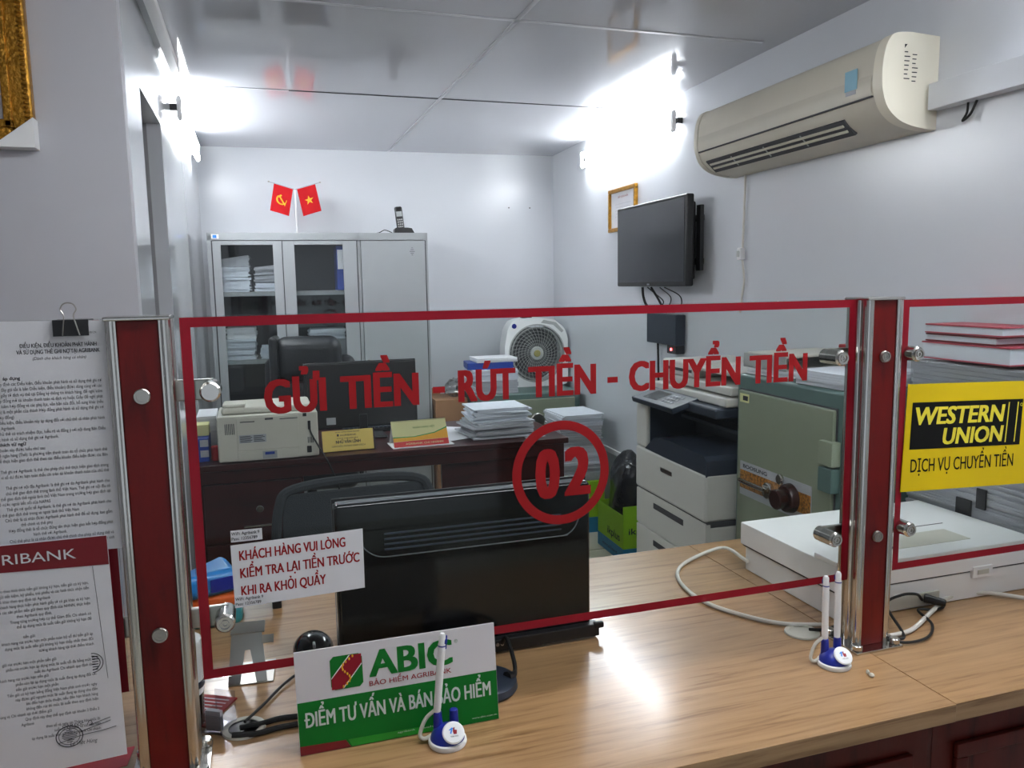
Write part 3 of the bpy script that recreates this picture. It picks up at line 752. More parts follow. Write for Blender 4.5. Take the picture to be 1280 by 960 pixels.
b = MB(); b.box(-.020, .020, -.030, -.027, .001, .034, .001); b.box(-.020, .020, .012, .015, .001, .060, .001); b.box(-.020, -.017, -.03, .014, .001, .034, .001); b.box(.017, .020, -.03, .014, .001, .034, .001); b.box(-.02, .02, -.03, .014, .0006, .003, .001); obj('tray', b, 'clearpl', t)
b = MB(); b.box(-.015, .015, -.024, -.016, .0035, .040, .001); obj('blank_card', b, 'greypaper', t)
t = thing('red_card', 'red and white striped card leaning flat near the left post', 'card', (-.135, 1.470, ZC), R(-30))
b = MB(); b.box(-.045, .045, -.05, .05, .0005, .004, .001); obj('card', b, 'redtxt', t)
b = MB()
for k in range(8): b.box(-.038, .036, -.042+k*.011, -.039+k*.011, .0042, .0046)
obj('stripe', b, 'paper', t)
t = thing('drink_tumbler', 'white tumbler with dark lower half standing beside the left post', 'tumbler', (-.155, 1.425, ZC))
b = MB(); b.lathe([(0, .0005), (.028, .0005), (.031, .004), (.033, .06), (.0332, .062)], 32); obj('dark_base', b, 'blackgloss', t)
b = MB(); b.lathe([(.0332, .062), (.0345, .085), (.036, .15), (.034, .158), (.02, .165), (0, .166)], 32); obj('body', b, 'white', t)
b = MB(); b.lathe([(.0342, .074), (.0352, .074), (.0356, .086), (.0345, .086)], 32); obj('blue_band', b, 'copdark', t)
b = MB(); b.cyl((0, 0, .166), (0, 0, .185), .020, .018, n=24, bev=.003); obj('lid', b, 'black', t)
# packets at the back left
t = thing('snack_packet', 'blue shiny packet lying on top of the orange packet', 'packet', (-.135, 1.88, ZC+.072), R(20))
b = MB(); b.box(-.070, .06, -.045, .045, .0, .055, .02, None, 4); b.warp(lambda c: Vector((c.x*(1-.5*(c.z/.06)**2*.3), c.y, max(0, c.z+.012*math.sin(c.x*40)*math.sin(c.y*30+1))))); obj('wrapper', b, 'bluepkt', t)
b = MB(); b.box(-.01, .05, -.0472, -.0455, .012, .042, .0005); obj('navy_label', b, 'blue', t)
t = thing('orange_packet', 'orange packet lying on the teal bag behind the left clamp', 'packet', (-.12, 1.885, ZC+.045))
b = MB(); b.box(-.12, .13, -.045, .05, .0, .027, .010, None, 3); obj('wrapper', b, 'orange', t)
t = thing('softener_bag', 'teal refill bag with pale lettering under the orange packet', 'bag', (-.14, 1.885, ZC))
b = MB(); b.box(-.11, .075, -.05, .06, .0005, .044, .015, None, 3); obj('bag', b, 'teal', t)
b = MB(); b.text('Downy', -.075, .012, .018, frame((0, -.0506, 0), (1, 0, 0), (0, 0, 1)), 0, a1=.04, bold=.01); obj('lettering', b, 'greytxt', t, smooth=False)
b = MB(); b.box(.0, .022, 1.90, 1.96, ZC+.0005, ZC+.03, .003)
obj('black_adapter', b, 'black', None, 'W', loc=(.01, 1.93, ZC), label='small black adapter block beside the teal bag', cat='adapter')

# ---------------------------------------------------------------- scanner with cables on the right
t = thing('document_scanner', 'large white flatbed scanner on the counter behind the right post', 'scanner', (1.485, 1.57, ZC))
x0, x1, y0, y1 = 1.187, 1.775, 1.388, 1.755
b = MB(); b.box(x0+.01, x1-.01, y0+.004, y1-.01, ZC+.0005, ZC+.066, .004); obj('lower_case', b, 'white', t, 'W')
lid = MB(); lid.box(x0, x1, y0, y1, ZC+.069, ZC+.128, .004); ld = obj('upper_case', lid, 'white', t, 'W')
b = MB(); b.box(x0-.001, x0+.115, y0, y0+.075, ZC+.127, ZC+.140, .003); obj('hinge_block', b, 'white', ld, 'W')
b = MB(); b.box(1.50, 1.60, y1-.10, y1-.005, ZC+.127, ZC+.136, .003); obj('rear_step', b, 'white', ld, 'W')
b = MB(); b.box(1.36, 1.62, y0+.05, y0+.13, ZC+.1278, ZC+.1295, .0005); tray = obj('tray_recess', b, 'ivory', ld, 'W')
b = MB(); b.box(1.37, 1.40, y0+.055, y0+.125, ZC+.1285, ZC+.1300, .0005); obj('tray_window', b, 'copdark', tray, 'W')
b = MB(); b.box(1.36, 1.66, y0+.17, y0+.173, ZC+.1275, ZC+.1288); obj('groove', b, 'seamdark', ld, 'W')
b = MB(); b.box(x0+.006, x1-.006, y0+.006, y1-.006, ZC+.064, ZC+.071); obj('joint', b, 'seamdark', t, 'W')
b = MB(); b.box(1.575, 1.635, y0-.003, y0+.01, ZC+.052, ZC+.080, .002); lt = obj('latch', b, 'white', t, 'W')
b = MB(); b.box(1.588, 1.622, y0-.0045, y0-.002, ZC+.060, ZC+.072, .001); obj('latch_tab', b, 'ivory', lt, 'W')
b = MB(); b.box(1.33, 1.48, y0-.0005, y0+.012, ZC+.006, ZC+.036, .002); obj('socket_panel', b, 'ivory', t, 'W')
zw = ZC+.006
cable('white power cable looping on the counter left of the scanner', [Vector((1.188, 1.72, ZC+.030)), at(905, 690, zw)+Vector((0, 0, .012)), at(868, 697, zw), at(848, 712, zw), at(852, 730, zw), at(880, 752, zw), at(925, 768, zw), at(975, 779, zw), at(1030, 781, zw)], .0048, 'cable')
cable('white cable running along the front of the scanner', [at(1112, 795, zw), at(1140, 787, zw), at(1165, 765, zw)+Vector((0, 0, .002)), at(1190, 748, zw)+Vector((0, 0, .006)), at(1225, 741, zw)+Vector((0, -.01, .004)), at(1285, 748, zw)], .0050, 'cable')
cable('black cable arching up to the scanner socket', [at(1110, 797, zw), at(1130, 795, zw), Vector((1.312, 1.372, ZC+.03)), Vector((1.352, 1.372, ZC+.048)), Vector((1.40, 1.376, ZC+.042)), Vector((1.425, 1.384, ZC+.022))], .0032, 'blackcable')
cable('black cable looping on the counter below the scanner socket', [at(1108, 800, zw), at(1135, 803, zw), at(1160, 796, zw), at(1165, 780, zw), Vector((1.39, 1.360, ZC+.012)), Vector((1.43, 1.358, ZC+.008)), Vector((1.465, 1.362, ZC+.008)), Vector((1.467, 1.374, ZC+.018)), Vector((1.45, 1.384, ZC+.026))], .0030, 'blackcable')
b = MB(); b.cyl((1.432, 1.386, ZC+.025), (1.462, 1.352, ZC+.021), .0105, .008, n=14, bev=.002)
obj('power_plug', b, 'black', None, 'W', loc=(1.44, 1.37, ZC+.02), label='black plug pushed into the scanner socket', cat='plug')
cable('short black cable with plug beside the grommet by the pens', [at(1012, 790, zw)+Vector((0, 0, .006)), at(1030, 787, zw), at(1050, 782, zw), at(1064, 786, zw)], .0036, 'blackcable')

# ---------------------------------------------------------------- steel filing cabinet at the back wall
t = thing('filing_cabinet', 'grey steel cabinet with two glazed doors and one solid door at the back wall', 'cabinet', RW(-1.66, -.23, 0), ROOMYAW)
u0, u1, vf, H = -2.318, -1.0, -.457, 1.83
b = MB(); b.box(u0, u0+.012, vf, -.004, .03, H-.001); b.box(u1-.012, u1, vf, -.004, .03, H-.001); b.box(u0, u1, vf, -.004, H-.045, H, .002); b.box(u0, u1, vf+.01, -.004, 0, .09)
b.box(u0, u1, -.014, -.004, .03, H-.01); b.box(-1.444, -1.424, vf, -.01, .05, H-.01); b.box(u0+.012, u0+.03, vf, vf+.03, .05, H-.02); b.box(u1-.03, u1-.012, vf, vf+.03, .05, H-.02)
obj('carcass', b, ['steelgrey'], t, 'R')
for z in (1.45, 1.035, .64):
    obj('shelf', MB().box(u0+.012, -1.446, vf+.045, -.016, z, z+.028, .002), 'steelgrey', t, 'R')
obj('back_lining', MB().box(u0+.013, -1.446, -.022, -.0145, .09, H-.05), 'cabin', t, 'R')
for a, c, ga, gc in ((-2.288, -1.893, -2.243, -1.945), (-1.888, -1.447, -1.820, -1.531)):
    b = MB(); zt_, zb_ = H-.05, .10
    for q in ((a, ga, zb_, zt_), (gc, c, zb_, zt_), (ga, gc, 1.757, zt_), (ga, gc, zb_, .72)): b.box(q[0], q[1], vf-.006, vf+.014, q[2], q[3], .0015)
    d = obj('glazed_door', b, 'steelgrey', t, 'R')
    obj('pane', MB().box(ga-.004, gc+.004, vf+.002, vf+.006, .716, 1.761), 'cabglass', d, 'R')
    hx = c-.018 if a < -2 else a+.018
    b = MB(); b.cyl((hx, vf-.006, 1.16), (hx, vf-.022, 1.16), .011, n=14, bev=.002); b.box(hx-.005, hx+.005, vf-.030, vf-.018, 1.09, 1.18, .003); obj('handle', b, 'chrome', d, 'R')
d = obj('solid_door', MB().box(-1.420, -1.018, vf-.006, vf+.014, .10, H-.05, .002), 'steelgrey', t, 'R')
b = MB(); b.cyl((-1.398, vf-.006, 1.03), (-1.398, vf-.018, 1.03), .010, n=14, bev=.002); b.box(-1.402, -1.394, vf-.024, vf-.014, 1.0, 1.04, .002); obj('handle', b, 'chrome', d, 'R')
b = MB()
for k, wv in enumerate((.010, .020, .032, .020, .010)): b.box(-1.100-wv/2, -1.100+wv/2, vf-.0075, vf-.006, 1.69+k*.011, 1.693+k*.011)
obj('vent_slots', b, 'seamdark', d, 'R')
b = MB(); b.box(-2.292, -2.250, vf-.0012, vf, H-.036, H-.010); st = obj('maker_sticker', b, 'white', t, 'R')
b = MB(); b.box(-2.284, -2.262, vf-.0018, vf-.0012, H-.032, H-.014); obj('blue_print', b, 'sky', st, 'R')

b = MB()
for gx in (-2.2915, -1.8905, -1.4455, -1.0155): b.box(gx-.0035, gx+.0035, vf-.003, vf+.012, .10, H-.048)
b.box(-2.2915, -1.0155, vf-.003, vf+.012, H-.051, H-.047)
obj('door_gaps', b, 'seamdark', t, 'R')
def bundle(name, label, group, loc, rz, w_, d_, h_, m='paper2', n=None, jit=.006, sp=None, cat='papers', tilt=0):
    """a tied or loose bundle of sheets: many thin slabs slightly out of line"""
    b = MB(); n = n or max(3, int(h_/.007)); z = 0.0006
    random.seed(hash(label) % 1000 if False else len(label)*7+int(abs(loc[0])*97))
    for i in range(n):
        dz = h_/n; jx, jy = random.uniform(-jit, jit), random.uniform(-jit, jit); jr = random.uniform(-.03, .03)*(jit/.006)
        F = Matrix.Translation((jx, jy, z)) @ Matrix.Rotation(jr, 4, 'Z')
        b.box(-w_/2, w_/2, -d_/2, d_/2, 0, dz*.96, 0, F); z += dz
    if tilt: b.warp(lambda c: Vector((c.x, c.y, c.z*(1+tilt*c.x/w_))))
    return obj(name, b, m, None, 'L', loc=loc, rz=rz, label=label, cat=cat, group=group, smooth=False)
gpa = 'paper bundles inside the steel cabinet'
def cabp(label, u, v, z, w_, d_, h_, m='paper2', tilt=0): return bundle('paper_bundle', label, gpa, tuple(RW(u, v, z)), ROOMYAW, w_, d_, h_, m, tilt=tilt)
cabp('top left paper bundle lowest on the upper cabinet shelf', -2.185, -.26, 1.4785, .19, .27, .085)
cabp('white paper bundle resting on the lowest at the upper shelf left', -2.185, -.255, 1.566, .19, .27, .060)
cabp('grey flared paper bundle topmost at the upper shelf left', -2.185, -.25, 1.628, .19, .26, .058, 'greypaper', .5)
cabp('flat white paper bundle at the bottom right of the upper shelf', -1.988, -.26, 1.4785, .150, .28, .05)
cabp('middle paper bundle at the right of the upper shelf', -1.988, -.255, 1.530, .150, .28, .045, 'greypaper', .15)
cabp('top grey paper bundle at the right of the upper shelf', -1.988, -.26, 1.578, .150, .28, .055, 'greypaper', .3)
cabp('thick paper bundle at the left of the middle cabinet shelf', -2.17, -.26, 1.0635, .18, .27, .125)
cabp('pale folder bundle on top at the left of the middle shelf', -2.16, -.25, 1.1895, .17, .26, .065, 'paper')
cabp('low paper bundle at the right of the middle shelf', -1.975, -.26, 1.0635, .15, .26, .07)
cabp('grey file bundle behind the right glazed door on the middle shelf', -1.64, -.26, 1.0635, .24, .28, .11, 'greypaper')
cabp('white file bundle topmost behind the right glazed door', -1.64, -.25, 1.1745, .22, .28, .06)
t = thing('ring_binder', 'blue binder standing at the right of the upper cabinet shelf', 'binder', RW(-1.545, -.29, 1.4785), ROOMYAW)
obj('cover', MB().box(-.024, .024, -.13, .13, .0005, .275, .003), 'bluebox', t); obj('spine_label', MB().box(-.018, .018, -.1315, -.130, .13, .25), 'paper', t)

# flag stand on the cabinet
t = thing('flag_stand', 'white table flag stand with two crossed poles on the cabinet top', 'flag stand', RW(-1.795, -.25, H), ROOMYAW)
b = MB(); b.cyl((0, 0, .0005), (0, 0, .012), .035, .030, n=28, bev=.003); obj('base', b, 'white', t)
b = MB(); b.cyl((0, 0, .012), (0, 0, .285), .0048, n=12); obj('pole', b, 'white', t)
def flagcloth(mb, x0, z0, x1, z1, dx, dz, nx=8, nz=8):
    vs, fs = [], []
    for j in range(nz+1):
        for i in range(nx+1):
            a, c = i/nx, j/nz
            vs.append((x0+(x1-x0)*a+dx*c, .006*math.sin(a*5+c*2)*c-.004, z0+(z1-z0)*a+dz*c))
    n = nx+1
    for j in range(nz):
        for i in range(nx): fs.append([j*n+i, j*n+i+1, (j+1)*n+i+1, (j+1)*n+i])
    mb._add(vs, fs)
    return lambda a, c, off=-.0085: Vector((x0+(x1-x0)*a+dx*c, .006*math.sin(a*5+c*2)*c+off, z0+(z1-z0)*a+dz*c))
for s, nm in ((-1, 'hammer and sickle'), (1, 'star')):
    b = MB(); b.tube([(0, -.002, .280), (s*.15, -.002, .325)], .003, 8, 1); obj('cross_pole', b, 'greypaper', t)
    b = MB(); b.ell((s*.155, -.002, .327), .007, .005, .005, None, 10, 8); obj('pole_tip', b, 'steel', t)
    g = MB(); fn = flagcloth(g, s*.012, .281, s*.125, .315, s*.032, -.165)
    fl = obj('flag', g, 'flag', t, sharp=80); fl['label'] = 'red flag with a yellow %s' % nm
    e = MB(); cc = .075
    def P(x, z): return fn(.5+s*x/.113*1.0, .5-z/.165)
    def poly(pts):
        e._add([P(*p) for p in pts], [list(range(len(pts)))])
    if s > 0:
        c0 = len(e.b.verts); pts = [(.028*(1 if i % 2 == 0 else .4)*math.sin(i*math.pi/5), .028*(1 if i % 2 == 0 else .4)*math.cos(i*math.pi/5)) for i in range(10)]
        for i in range(10): poly([(0, 0), pts[i], pts[(i+1) % 10]])
    else:
        a_ = [R(150+i*20) for i in range(12)]
        out = [(.031*math.cos(x), .031*math.sin(x)) for x in a_]; inn = [(.025*math.cos(x)+.003, .025*math.sin(x)+.002) for x in a_]
        for i in range(11): poly([out[i], out[i+1], inn[i+1], inn[i]])
        poly([(-.020, .018), (-.014, .024), (.024, -.020), (.018, -.026)]); poly([(-.026, .016), (-.006, .030), (.0, .024), (-.018, .008)]); poly([(.018, -.022), (.028, -.014), (.024, -.034)])
    em = obj('emblem', e, 'flagy', fl, smooth=False)

t = thing('cordless_phone', 'black cordless phone in its cradle on the cabinet top', 'phone', RW(-1.135, -.31, H), ROOMYAW)
b = MB(); b.prism([(-.055, .0005), (.075, .0005), (.055, .036), (.03, .040), (-.045, .040), (-.055, .030)], -.04, .04, frame((0, 0, 0), (1, 0, 0), (0, 0, 1))); obj('cradle', b, 'black', t)
F = frame((-.01, -.012, .012), (1, 0, .09), (-.09, .10, 1)); b = MB(); b.box(-.025, .025, 0, .165, -.012, .012, .011, F, 3); hs = obj('handset', b, 'black', t)
b = MB(); b.box(-.018, .018, .100, .132, .0115, .0130, .001, F); obj('display', b, 'steelgrey', hs)
b = MB()
for i in range(3):
    for j in range(4): b.box(-.016+i*.012, -.008+i*.012, .03+j*.015, .039+j*.015, .0115, .0135, .001, F)
obj('keypad', b, 'grille', hs)
q = RW(-1.24, -.32, H+.003); rr = ROOMYAW
cable('thin black phone lead curled on the cabinet top', [RW(-1.19, -.30, H+.004), RW(-1.225, -.34, H+.016), RW(-1.255, -.34, H+.024), RW(-1.285, -.33, H+.010), RW(-1.31, -.32, H+.004), RW(-1.24, -.31, H+.004)], .003, 'blackcable')

# ---------------------------------------------------------------- reception desk and the things on it
DY0, DY1, DZ = 3.56, 4.25, .75
t = thing('office_desk', 'dark mahogany office desk in the middle of the office', 'desk', (.595, 3.9, 0))
obj('desk_top', MB().box(-.285, 1.425, DY0, DY1, DZ-.028, DZ, .004), 'mahogdesk', t, 'W')
obj('apron', MB().box(-.265, 1.405, DY0+.02, DY0+.04, DZ-.085, DZ-.028, .002), 'mahogdesk', t, 'W')
obj('pedestal', MB().box(-.265, .165, DY0+.045, DY1-.03, .0005, DZ-.029, .002), 'mahogdesk', t, 'W')
for k, (z0, z1) in enumerate(((.40, .655), (.12, .385))):
    dr = obj('drawer', MB().box(-.255, .155, DY0+.028, DY0+.044, z0, z1, .002), 'mahogdesk', t, 'W')
    obj('drawer_handle', MB().box(-.098, .052, DY0+.016, DY0+.028, z0+.058, z0+.066, .002), 'chrome', dr, 'W')
    if k == 0:
        b = MB(); b.cyl((-.028, DY0+.028, .535), (-.028, DY0+.021, .535), .016, n=20, bev=.002); obj('lock', b, 'chrome', dr, 'W')
obj('modesty_panel', MB().box(.80, 1.385, DY0+.06, DY0+.08, .06, DZ-.029, .002), 'mahogdesk', t, 'W')
obj('end_panel', MB().box(1.385, 1.412, DY0+.03, DY1-.02, .0005, DZ-.029, .002), 'mahogdesk', t, 'W')

t = thing('laser_printer', 'white laser printer turned back to front at the left of the desk', 'printer', (.025, 3.715, DZ))
b = MB(); b.box(-.210, .212, -.135, .17, .004, .205, .008, None, 3); obj('case', b, 'ivory', t)
b = MB(); b.box(-.19, .19, -.10, .16, .205, .235, .012, None, 3); lid = obj('top_cover', b, 'ivory', t)
b = MB(); b.box(-.185, -.09, -.09, -.03, .234, .250, .006); obj('control_block', b, 'ivory', lid)
b = MB(); b.box(-.130, .128, -.139, -.134, .052, .195, .002); rd = obj('rear_door', b, 'ivory', t)
b = MB(); b.box(-.115, -.055, -.141, -.139, .175, .179); b.box(.05, .125, -.141, -.139, .180, .184); b.box(-.012, .022, -.141, -.139, .181, .189); obj('rear_slot', b, 'seamdark', rd)
b = MB(); b.box(-.122, -.01, -.1405, -.139, .085, .120); rl = obj('rating_label', b, 'greypaper', rd)
b = MB()
for k in range(5): b.box(-.118, -.068 if k % 2 else -.074, -.1412, -.1405, .089+k*.006, .0915+k*.006); b.box(-.062, -.016-.006*(k % 3), -.1412, -.1405, .089+k*.006, .0915+k*.006)
obj('label_print', b, 'ink', rl)
b = MB(); b.box(-.13, .128, -.139, -.134, .006, .048, .002); obj('lower_door', b, 'ivory', t)
b = MB(); b.box(-.028, .032, -.1405, -.138, .010, .044); hl = obj('pull_recess', b, 'steelgrey', t); b = MB(); b.box(-.018, .022, -.142, -.1400, .028, .040, .001); obj('blue_tab', b, 'bluebox', hl)
b = MB()
for k in range(6): b.box(-.178+k*.007, -.1745+k*.007, -.1362, -.1345, .125, .172)
for k in range(4): b.box(.165+k*.007, .1685+k*.007, -.1362, -.1345, .065, .092)
obj('vent', b, 'seamdark', t)
b = MB(); b.box(.160, .180, -.139, -.134, .022, .052, .002); b.box(.168, .180, -.139, -.134, .125, .165, .002); b.box(.148, .164, -.138, -.134, .185, .200, .001); obj('socket', b, 'black', t)
cable('thin black lead hanging down the right of the laser printer', [Vector((.199, 3.605, .90)), Vector((.205, 3.57, .86)), Vector((.24, 3.545, .79)), Vector((.275, 3.53, .72)), Vector((.31, 3.535, .62)), Vector((.33, 3.55, .5))], .004, 'blackcable')
b = MB(); bundle('paper_stack', 'white paper stack on the desk left of the laser printer', None, (-.240, 3.97, DZ), 0, .085, .25, .17, 'paper', jit=.003)
t = thing('box_file', 'blue box file with white spine labels at the desk left end', 'binder', (-.251, 3.68, DZ))
obj('cover', MB().box(-.030, .026, -.03, .14, .0005, .105, .004), 'bluebox', t)
for z in (.022, .068): obj('spine_label', MB().box(-.010, .024, -.0315, -.030, z, z+.030), 'greypaper', t)
b = MB(); b.cyl((-.198, 3.665, DZ+.0005), (-.198, 3.665, DZ+.066), .021, n=20, bev=.004)
obj('red_jar', b, 'redtxt', None, 'W', loc=(-.198, 3.665, DZ), label='small dark red jar between the blue box file and the printer', cat='jar')
b = MB(); b.box(-.285, -.225, 3.71, 3.80, DZ+.106, DZ+.155, .002)
obj('note_block', b, 'calyellow', None, 'W', loc=(-.255, 3.75, DZ+.105), label='pale yellow note block on top of the blue box file', cat='note block')

t = thing('name_plate', 'yellow desk name plate with black print beside the printer', 'name plate', (.375, 3.66, DZ), R(2))
F = frame((-.118, -.02, .004), (1, 0, 0), (0, .28, 1)); b = MB(); b.box(0, .232, 0, .096, -.004, 0, .001, F); obj('plate', b, 'nameyellow', t)
b = MB(); b.box(-.004, .0, 0, .098, -.006, .002, .001, F); b.box(.232, .238, 0, .098, -.006, .002, .001, F); b.box(-.12, .12, -.015, .05, .0005, .006); obj('holder', b, 'mahogdesk', t)
b = MB(); b.text('NGÂN HÀNG NÔNG NGHIỆP', .06, .084, .006, F, .0006, a1=.17, bold=.01); b.text('AGRIBANK', .08, .068, .009, F, .0006, a1=.155, bold=.01); b.prism([(.067, .068), (.075, .068), (.075, .078), (.067, .078)], .0003, .0006, F); b.text('CHI NHÁNH', .066, .055, .006, F, .0006, a1=.160, bold=.01); b.text('NHỮ VĂN LĨNH', .060, .035, .014, F, .0006, a1=.172, bold=.04); b.text('GIÁM ĐỐC PHÒNG GIAO DỊCH', .04, .019, .007, F, .0006, a1=.192, bold=.01); obj('printed_text', b, 'ink', t, smooth=False)
t = thing('desk_calendar', 'yellow and red spiral desk calendar beside the name plate', 'calendar', (.71, 3.655, DZ), R(2))
F = frame((-.132, -.035, .003), (1, 0, 0), (-.06, .33, 1)); b = MB(); b.box(0, .262, 0, .125, -.003, 0, .0005, F); obj('page', b, 'calyellow', t)
b = MB(); b.prism([(0, 0), (.262, 0), (.262, .030), (0, .026)], .0002, .0004, F); obj('red_strip', b, 'calred', t, smooth=False)
b = MB(); b.prism([(0, .027), (.262, .031), (.262, .085), (.20, .062), (.10, .048), (0, .05)], .0002, .0004, F); obj('orange_swoosh', b, 'calorange', t, smooth=False)
b = MB(); b.prism([(0, .050), (.10, .048), (.20, .062), (.262, .085), (.262, .079), (.20, .057), (.10, .044), (0, .045)], .0005, .0006, F); obj('green_line', b, 'lightgreen', t, smooth=False)
b = MB(); b.text('AGRIBANK CHI NHÁNH', .055, .010, .009, F, .0008, a1=.235); obj('strip_text', b, 'calyellow', t, smooth=False)
b = MB(); b.text('NGÂN HÀNG VIỆT', .10, .085, .009, F, .0008, a1=.205, bold=.01); obj('page_text', b, 'green', t, smooth=False)
b = MB()
for k in range(26): b.ring(.006+k*.01, .125, .004, .005, .001, -.001, .001, F, 10)
obj('spiral', b, 'ink', t)
b = MB(); F = frame((-.132, .09, .003), (1, 0, 0), (-.0, -.62, 1)); b.box(0, .262, 0, .12, -.002, 0, .0005, F); b.box(-.14, .15, -.05, .10, .0004, .004); obj('easel', b, 'paper', t)
# paper heaps on the desk
gp2 = 'paper heaps on the desk'
bundle('document_pile', 'lower half of the big document pile on the desk', gp2, (1.115, 3.78, DZ+.004), R(4), .30, .25, .075, 'greypaper', n=9, jit=.018)
bundle('document_pile', 'top sheaf of the big white document pile on the desk', gp2, (1.125, 3.79, DZ+.0805), R(-3), .28, .24, .066, 'paper2', n=8, jit=.014)
def loose(label, pts, z, m='paper', name='loose_sheet'):
    vs = [(x, y, z+.004+dz) for x, y, dz in pts]
    b = MB(); b.prism([(p[0], p[1]) for p in pts], 0, .0012)
    n = len(b.b.verts)//2
    for i, v in enumerate(b.b.verts): v.co.z += z+.001+pts[i % len(pts)][2]
    return obj(name, b, m, None, 'W', loc=(pts[0][0], pts[0][1], z), label=label, cat='paper', group=None, smooth=False)
loose('loose white sheet between the calendar and the document pile', [(.86, 3.68, .001), (1.01, 3.74, .001), (.95, 3.97, .0), (.83, 3.92, .012)], DZ)
loose('white folded sheet sticking out left of the document pile', [(.90, 3.93, .0), (.98, 3.86, .0), (1.02, 4.02, .0), (.93, 4.08, .0)], DZ)
loose('sheet sticking out under the right front of the document pile', [(1.22, 3.60, .0), (1.33, 3.63, .0), (1.33, 3.70, .0), (1.23, 3.68, .0)], DZ)
# keyboard and white paper pad between plate and calendar
t = thing('keyboard', 'black keyboard between the name plate and the calendar', 'keyboard', (.56, 4.14, DZ), R(-3))
b = MB(); b.box(-.16, .16, -.065, .065, .0005, .02, .004); obj('keyboard_base', b, 'black', t)
b = MB()
for i in range(14):
    for j in range(4): b.box(-.152+i*.0218, -.134+i*.0218, -.055+j*.028, -.031+j*.028, .02, .026, .002)
obj('key_rows', b, 'copdark', t)
# desk monitor, back view
t = thing('desk_monitor', 'wide black monitor on the office desk seen from behind', 'monitor', (.483, 3.95, DZ))
b = MB(); F = frame((0, 0, .055), (1, 0, 0), (-.0, .05, 1)); b.box(-.275, .275, 0, .325, -.030, 0, .010, F, 3); obj('back_shell', b, 'black', t)
b = MB(); b.box(-.278, .278, -.003, .328, -.038, -.028, .003, F); obj('bezel', b, 'blackgloss', t)
b = MB(); b.box(-.18, -.135, .02, .055, 0, .002, .0005, F); obj('rating_sticker', b, 'greypaper', t)
b = MB(); b.box(-.02, .02, -.005, .03, .006, .12, .004); b.box(-.11, .11, -.05, .10, .0005, .012, .005); obj('stand', b, 'black', t)

# executive chair behind the desk
t = thing('executive_chair', 'high-backed black leather chair behind the office desk', 'chair', (.25, 4.50, 0), R(-8))
b = MB(); b.box(-.27, .27, -.25, .24, .42, .54, .05, None, 4); obj('seat', b, 'leather', t)
b = MB(); b.box(-.26, .26, .20, .32, .50, 1.10, .055, None, 4); b.warp(lambda c: Vector((c.x, c.y+.10*(c.z-.5)-.25*c.x*c.x, c.z))); obj('backrest', b, 'leather', t)
b = MB(); b.box(-.195, .185, .155, .33, .955, 1.22, .075, None, 5); b.box(-.215, -.165, .13, .32, .945, 1.225, .05, None, 4); obj('headrest', b, 'leather', t)
for s in (-1, 1):
    b = MB(); b.tube([(s*.27, .16, .50), (s*.31, .14, .66), (s*.31, .0, .70), (s*.31, -.15, .69), (s*.29, -.18, .60), (s*.27, -.15, .48)], .022, 10); ar = obj('armrest', b, 'black', t)
    b = MB(); b.box(s*.31-.03, s*.31+.03, -.15, .12, .70, .735, .015, None, 3); obj('arm_pad', b, 'leather', ar)
b = MB(); b.cyl((0, 0, .10), (0, 0, .43), .028, n=16); obj('gas_lift', b, 'black', t)
def starbase(t, r=.29):
    b = MB()
    for k in range(5):
        a = k*2*math.pi/5+.3; b.tube([(0, 0, .13), (r*math.cos(a), r*math.sin(a), .075)], lambda f: .026-.010*f, 8, 1)
    sb = obj('star_base', b, 'black', t)
    for k in range(5):
        a = k*2*math.pi/5+.3; c, s_ = r*math.cos(a), r*math.sin(a)
        b = MB(); b.cyl((c-.02, s_, .0315), (c+.02, s_, .0315), .030, n=16, bev=.004); b.cyl((c, s_, .05), (c, s_, .085), .010, n=8); obj('castor', b, 'black', sb)
starbase(t)
# teller's mesh chair
t = thing('mesh_chair', 'black mesh-backed swivel chair behind the teller monitor', 'chair', (.30, 2.42, 0), R(4))
b = MB(); b.box(-.24, .24, -.25, .22, .40, .47, .03, None, 3); obj('seat', b, 'mesh', t)
b = MB(); b.box(-.255, .255, .20, .212, .50, .835, .03, None, 3); b.warp(lambda c: Vector((c.x*(1-.12*max(0, c.z-.75)/.12), c.y-.6*c.x*c.x+.12*(c.z-.5), c.z))); obj('mesh_back', b, 'mesh', t)
b = MB(); b.tube([(-.258, .155, .51), (-.265, .17, .66), (-.25, .19, .80), (-.20, .215, .848), (0, .24, .857), (.20, .215, .848), (.25, .19, .80), (.265, .17, .66), (.258, .155, .51), (0, .20, .485)], .016, 8, 5, closed=True); obj('back_frame', b, 'mesh', t)
b = MB(); b.tube([(0, .21, .56), (0, .22, .45), (0, .10, .39)], .022, 8); obj('spine', b, 'black', t)
for s in (-1, 1):
    b = MB(); b.tube([(s*.24, .05, .44), (s*.285, .04, .52), (s*.285, .03, .64)], .015, 8); b.box(s*.285-.03, s*.285+.03, -.12, .13, .64, .665, .01, None, 3); obj('armrest', b, 'black', t)
b = MB(); b.cyl((0, 0, .10), (0, 0, .40), .025, n=14); obj('gas_lift', b, 'black', t)
starbase(t, .28)

